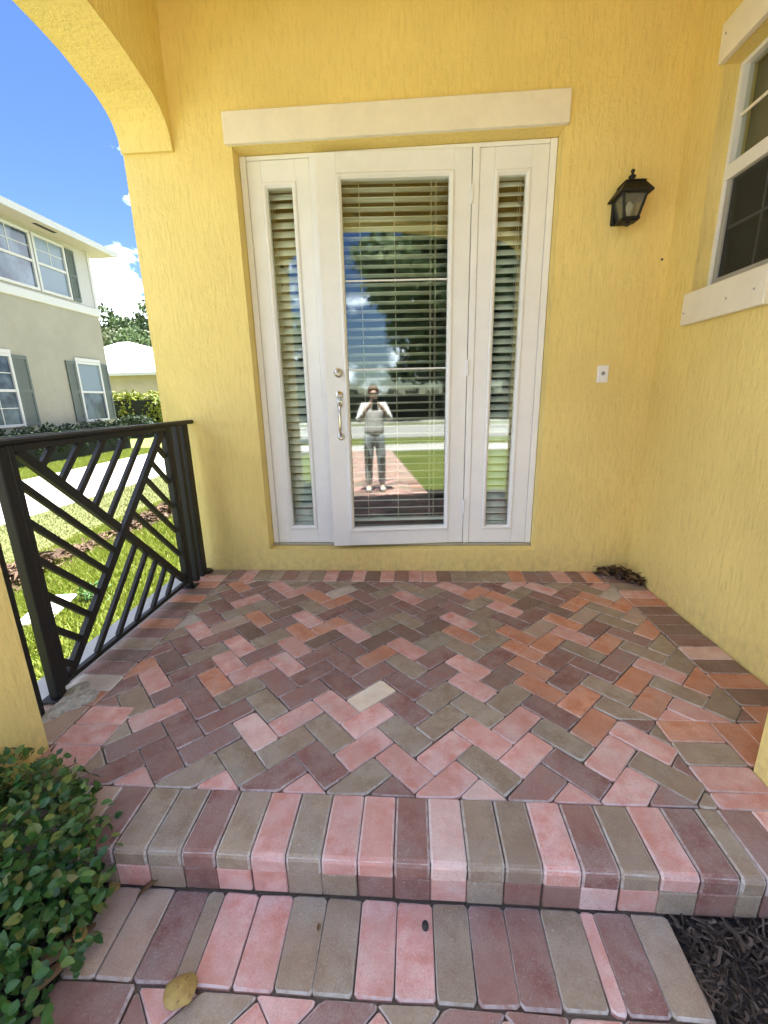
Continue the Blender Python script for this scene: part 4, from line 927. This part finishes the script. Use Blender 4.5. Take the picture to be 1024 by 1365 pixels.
def make_tree(name, label, h, cr, mat, n=5200, size=.16, group='background trees'):
    r = thing(name, label, 'tree', (0, 0, 0), group)
    m = MB(); pts_ = [(random.gauss(0, .04) * i, random.gauss(0, .04) * i, h * .62 * i / 5) for i in range(6)]; m.tube(pts_, [.20 * h / 10 * (1 - .12 * i) for i in range(6)], 8)
    B = []
    for k in range(14):
        a = random.uniform(0, 6.28); z = h * random.uniform(.24, .88); rr = cr * random.uniform(.25, .8) * (1.15 - .5 * abs(z / h - .55))
        tip = (math.cos(a) * rr, math.sin(a) * rr, z); base = (0, 0, h * random.uniform(.25, .5)); mid_ = tuple((p + q) / 2 + random.gauss(0, .15) for p, q in zip(base, tip))
        m.tube([base, mid_, tip], [.075 * h / 10, .05 * h / 10, .02 * h / 10], 6); q = cr * random.uniform(.26, .46)
        B.append((tip, (q, q, q * random.uniform(.6, .9))))
        for _ in range(2): B.append(((tip[0] + random.gauss(0, q * .7), tip[1] + random.gauss(0, q * .7), tip[2] + random.gauss(0, q * .4)), (q * .6, q * .6, q * .42)))
    B.append(((0, 0, h * .8), (cr * .4, cr * .4, h * .2)))
    obj('trunk', m, m_trunk, r); obj('crown', quads_mesh('crown', clump(n, B, size)), mat, r); return r
protos = [make_tree('broadleaf_tree', 'tall dark green tree left of the white roofed house, by the neighbour house corner', 10.5, 3.6, m_crown[0], 11000, .19), make_tree('broadleaf_tree', 'olive green tree directly behind the white roofed house', 9.6, 3.9, m_crown[1], 11000, .19)]
def plant(i, x, y, s_, rz, label, first=False, group=None):
    o = protos[i] if first else copy_tree(protos[i]); o.location = (x, y, GZ); o.scale = (s_, s_, s_); o.rotation_euler = (0, 0, rz); o['label'] = label
    if group: o['group'] = group
    return o
plant(0, -31.2, 42, 1.10, 0, 'tall dark green tree left of the white roofed house, by the neighbour house corner', True)
plant(1, -27.6, 41, .98, .6, 'olive green tree directly behind the white roofed house', True)
plant(0, -24.6, 40, 1.06, 2.2, 'dark green tree behind the white roofed house, against the yellow wall edge')
plant(1, -34.5, 46, 1.0, 1.5, 'olive tree mostly hidden behind the neighbour house corner')
plant(1, -26.0, 47, 1.12, 3.5, 'pale olive tree farthest back between the two dark trees')
plant(0, -28.8, 50, 1.02, 4.4, 'distant dark tree showing in the gap left of the olive tree')
gS = 'street trees mirrored in the door glass'
plant(0, 5.7, -24.5, 1.32, .4, 'big dark tree across the street, mirrored in the right half of the door glass', False, gS)
plant(0, 10.4, -25.0, 1.3, 2.9, 'dark tree mirrored in the right sidelight beside the door', False, gS)
plant(1, 8.0, -28, 1.35, 5.2, 'olive tree behind the big mirrored street tree', False, gS)
plant(1, -3.2, -27, .62, 1.2, 'small olive tree mirrored low in the left half of the door glass', False, gS)
plant(0, -7.6, -26, .66, 3.3, 'small dark tree mirrored low in the left sidelight', False, gS)
plant(0, 14.5, -25, 1.2, 1.0, 'dark street tree mirrored at the far right sidelight edge', False, gS)
plant(1, -12.0, -29, .75, 2.0, 'olive street tree beyond the left end of the mirrored hedge', False, gS)
hedge('street_hedge', 'long dark hedge across the street mirrored in the door glass', -14, 14, -25.5, -24.3, -.165, 1.75, 9000, .13, m_hedgeD)

# ------------------------------------------------------------------ cream neighbour house
NX = -11.0
nh = thing('neighbour_house', 'two storey cream house with white upper floor and grey green shutters', 'house', (NX - 4, 7, GZ))
def nrel(x, y, z): return (x - (NX - 4), y - 7, z - GZ)
def nb(name, a, b, mat, par=None, ch=0.0):
    m = MB(); m.box(nrel(*a) if par is None or par is nh else nrel(*a), nrel(*b), ch); return obj(name, m, mat, par or nh)
k_ = 11.0
NY1 = 12.85; ZB0, ZB1, ZE = 4.17, 4.43, 6.20
nb('lower_wall', (NX - 8, -6, GZ), (NX, NY1, ZB0), m_nwall)
nb('upper_wall', (NX - 8, -6, ZB1), (NX - .01, NY1, ZE), m_nup)
bnd = nb('floor_band', (NX - 8.05, -6.05, ZB0 + .001), (NX + .05, NY1 + .05, ZB1 - .001), m_nwhite, None, .02)
nb('corner_strip', (NX - .12, NY1 - .10, ZB1 + .001), (NX + .02, NY1 + .02, ZE - .001), m_nwhite)  # white strip up the upper corner of the house
ev = nb('eave', (NX - 8.6, -6.6, ZE + .001), (NX + .62, NY1 + .62, ZE + .05), m_soff)
nb('fascia', (NX + .6205, -6.6, ZE - .02), (NX + .66, NY1 + .62, ZE + .16), m_nwhite, ev)
for yy in (8.45, 10.3, 6.4):
    nb('soffit_vent', (NX + .30, yy, ZE - .008), (NX + .42, yy + .75, ZE + .0005), m_dark, ev)
m = MB(); a, b = nrel(NX - 8.6, -6.6, ZE + .17), nrel(NX + .66, NY1 + .62, ZE + .17); mx, my0, my1 = (a[0] + b[0]) / 2, a[1] + 4, b[1] - 4
m.add([(a[0], a[1], a[2] - .12), (b[0], a[1], a[2] - .12), (b[0], b[1], a[2] - .12), (a[0], b[1], a[2] - .12), (mx, my0, a[2] + 1.5), (mx, my1, a[2] + 1.5)], [(0, 1, 2, 3), (0, 1, 4), (1, 2, 5, 4), (2, 3, 5), (3, 0, 4, 5)]); obj('roof', m, m_groof, nh)
def nwindow(y0, y1, z0, z1, upper=None, cols=2, trim=True, grid_up=True, blind=False, grid_low=False):
    m = MB(); fx0, fx1 = NX + .001, NX + .06; t_ = .075
    for p, q in (((fx0, y0 - t_, z0 - t_), (fx1, y0, z1 + t_)), ((fx0, y1, z0 - t_), (fx1, y1 + t_, z1 + t_)), ((fx0, y0 + .0005, z1), (fx1 - .002, y1 - .0005, z1 + t_)), ((fx0, y0 + .0005, z0 - t_), (fx1 - .002, y1 - .0005, z0))): m.box(nrel(*p), nrel(*q))
    zm = (z0 + z1) / 2; m.box(nrel(fx0, y0 + .0005, zm - .035), nrel(fx1 - .012, y1 - .0005, zm + .035))
    wv = obj('window', m, m_nwhite, nh)
    nb('pane', (NX + .002, y0, zm + .036), (NX + .012, y1, z1), m_farblind if blind else m_farglass, wv); nb('pane', (NX + .002, y0, z0), (NX + .012, y1, zm - .036), m_farglass if not (blind and grid_low) else m_farblind, wv)
    for lo, hi, on in ((zm + .036, z1, grid_up), (z0, zm - .036, grid_low)):
        if on and not (blind and lo < zm):
            for c in range(1, cols): yy = y0 + (y1 - y0) * c / cols; nb('muntin', (NX + .0125, yy - .012, lo), (NX + .022, yy + .012, hi), m_nwhite, wv)
            nb('muntin', (NX + .0126, y0, (lo + hi) / 2 - .011), (NX + .021, y1, (lo + hi) / 2 + .011), m_nwhite, wv)
    return wv
def shutter(y0, y1, z0, z1):
    m = MB(); m.box(nrel(NX + .001, y0, z0), nrel(NX + .02, y1, z1)); fw = .06
    for p, q in (((y0, z0), (y0 + fw, z1)), ((y1 - fw, z0), (y1, z1)), ((y0 + fw, z0), (y1 - fw, z0 + .1)), ((y0 + fw, z1 - .1), (y1 - fw, z1)), ((y0 + fw, (z0 + z1) / 2 - .05), (y1 - fw, (z0 + z1) / 2 + .05))): m.box(nrel(NX + .02, p[0], p[1]), nrel(NX + .045, q[0], q[1]))
    z = z0 + .12
    while z < z1 - .12: m.box(nrel(NX + .02, y0 + fw, z), nrel(NX + .034, y1 - fw, z + .03)); z += .06
    return obj('shutter', m, m_shut, nh)
nwindow(8.95, 10.35, 4.56, 5.99); nwindow(10.55, 11.62, 4.56, 5.99, blind=True, grid_low=True); shutter(11.75, 12.10, 4.5, 6.02)
nwindow(7.55, 8.75, 4.56, 5.99)
nwindow(11.33, 12.33, .72, 2.52, blind=True, grid_up=False); shutter(10.86, 11.24, .66, 2.58); shutter(12.43, 12.78, .66, 2.58)
nwindow(7.75, 8.83, .72, 2.52, grid_low=True); shutter(8.93, 9.42, .66, 2.58); shutter(7.2, 7.64, .66, 2.58)
nb('window_head', (NX + .001, 11.25, 2.60), (NX + .06, 12.41, 2.70), m_nwhite); nb('window_head', (NX + .001, 7.66, 2.60), (NX + .06, 8.92, 2.70), m_nwhite)

# white roofed house behind
wh = thing('white_roof_house', 'small tan house with a bright white hipped roof', 'house', (-20, 30, GZ))
m = MB(); m.box((-6, -4.0, 0), (7, 6, 3.45)); obj('wall', m, m_tanwall, wh)
m = MB(); m.add([(-6.6, -4.6, 3.55), (7.6, -4.6, 3.55), (7.6, 6.6, 3.55), (-6.6, 6.6, 3.55), (-2.4, 1, 6.15), (-1.6, 1, 6.15)], [(0, 1, 2, 3), (0, 1, 5, 4), (1, 2, 5), (2, 3, 4, 5), (3, 0, 4)]); obj('roof', m, m_wroof, wh)
m = MB(); m.box((-6.6, -4.62, 3.36), (7.6, -4.58, 3.549)); obj('fascia', m, m_nwhite, wh)

# ------------------------------------------------------------------ the photographer (seen mirrored in the door)
PX, PY, PZ = -.07, -3.22, ZW
def skin(name, verts, edges, radii, mat, parent, root=0, sub=2):
    me = bpy.data.meshes.new(name); me.from_pydata(verts, edges, []); o = bpy.data.objects.new(name, me); COL.objects.link(o); o.parent = parent
    md = o.modifiers.new('skin', 'SKIN'); md.use_smooth_shade = True
    for i, r_ in enumerate(radii):
        sv = me.skin_vertices[0].data[i]; sv.radius = r_ if isinstance(r_, tuple) else (r_, r_); sv.use_root = (i == root)
    sb = o.modifiers.new('sub', 'SUBSURF'); sb.levels = sb.render_levels = sub
    me.materials.append(mat); return o
PSC = .935
m_skin = paint('skin', (.72, .49, .39), .55, .05, .05); m_shirt = paint('white_shirt_cloth', (.80, .80, .82), .85, .4, .1); m_jean = paint('pale_denim', (.50, .56, .60), .9, .5, .2); m_hair = paint('auburn_hair', (.20, .095, .055), .6, .6, .3); m_shoe = paint('white_trainer', (.7, .7, .68), .6)
per = thing('person', 'person in white top and pale jeans holding up a phone, mirrored in the door', 'person', (PX, PY, PZ))
V = [(0, 0, .86), (0, .0, 1.0), (0, .005, 1.14), (0, 0, 1.28), (0, .01, 1.365), (0, .03, 1.42), (0, .045, 1.49), (0, .04, 1.545), (0, .09, 1.465)]
E_ = [(0, 1), (1, 2), (2, 3), (3, 4), (4, 5), (5, 6), (6, 7), (6, 8)]
Rd = [(.145, .10), (.125, .09), (.135, .095), (.15, .09), .055, .052, (.075, .092), (.062, .07), (.03, .03)]
for s_ in (-1, 1):
    k = len(V)
    V += [(s_ * .155, 0, 1.31), (s_ * .225, .10, 1.13), (s_ * .24, .13, 1.10), (s_ * .12, .26, 1.27), (s_ * .075, .285, 1.315)]; E_ += [(3, k), (k, k + 1), (k + 1, k + 2), (k + 2, k + 3), (k + 3, k + 4)]; Rd += [.055, .043, .041, .029, (.036, .02)]
    for q, (dx_, dz_) in enumerate(((-.022, .045), (-.030, .028), (-.030, .008), (-.026, -.010))):
        j = len(V); V += [(s_ * (.07), .305, 1.318 + dz_ * .6), (s_ * (.07 + dx_), .318, 1.322 + dz_)]; E_ += [(k + 4, j), (j, j + 1)]; Rd += [.0095, .008]
    j = len(V); V += [(s_ * .062, .268, 1.33), (s_ * .04, .262, 1.335)]; E_ += [(k + 4, j), (j, j + 1)]; Rd += [.011, .009]
    k = len(V); V += [(s_ * .085, 0, .80), (s_ * .10, .015, .46), (s_ * .105, -.01, .09), (s_ * .11, .07, .035), (s_ * .115, .14, .03)]; E_ += [(0, k), (k, k + 1), (k + 1, k + 2), (k + 2, k + 3), (k + 3, k + 4)]; Rd += [.078, .055, .037, (.04, .03), (.035, .022)]
skin('body', V, E_, Rd, m_skin, per)
V = [(0, 0, .84), (0, .0, 1.0), (0, .005, 1.14), (0, 0, 1.28), (0, .008, 1.35)]; E_ = [(0, 1), (1, 2), (2, 3), (3, 4)]; Rd = [(.185, .135), (.160, .118), (.150, .108), (.165, .10), (.075, .07)]
for s_ in (-1, 1):
    k = len(V); V += [(s_ * .157, 0, 1.312), (s_ * .226, .10, 1.13), (s_ * .235, .135, 1.105), (s_ * .15, .23, 1.225)]; E_ += [(3, k), (k, k + 1), (k + 1, k + 2), (k + 2, k + 3)]; Rd += [.066, .056, .053, .040]
skin('shirt', V, E_, Rd, m_shirt, per)
V = [(0, 0, .96), (0, 0, .86)]; E_ = [(0, 1)]; Rd = [(.148, .105), (.156, .112)]
for s_ in (-1, 1):
    k = len(V); V += [(s_ * .087, 0, .78), (s_ * .10, .015, .46), (s_ * .105, -.005, .08)]; E_ += [(1, k), (k, k + 1), (k + 1, k + 2)]; Rd += [.092, .070, .058]
skin('jeans', V, E_, Rd, m_jean, per)
V = [(0, .0, 1.44), (0, -.005, 1.51), (0, .02, 1.575), (0, .075, 1.572)]; skin('hair', V, [(0, 1), (1, 2), (2, 3)], [(.075, .06), (.094, .085), (.085, .075), (.07, .035)], m_hair, per)
for s_ in (-1, 1): skin('shoe', [(s_ * .107, -.03, .045), (s_ * .11, .06, .04), (s_ * .116, .15, .03)], [(0, 1), (1, 2)], [(.046, .042), (.046, .038), (.042, .028)], m_shoe, per)
m = MB(); m.box((-.065, .126, 1.478), (-.012, .137, 1.508), .005); m.box((.012, .126, 1.478), (.065, .137, 1.508), .005); m.box((-.012, .128, 1.496), (.012, .134, 1.502)); obj('sunglasses', m, m_dark, per)
per.scale = (PSC,) * 3
ph = thing('mobile_phone', 'dark mobile phone held up in front of the mirrored person', 'phone', (PX, PY + .313 * PSC, PZ + 1.335 * PSC))
m = MB(); m.box((-.038, -.004, -.078), (.038, .004, .078), .003); obj('case', m, m_dark, ph)
m = MB(); m.lathe([(0, -.0042), (.007, -.0042), (.007, -.006), (0, -.006)], (-.022, 0, .06), 'y', 12); obj('lens', m, m_farglass, ph)
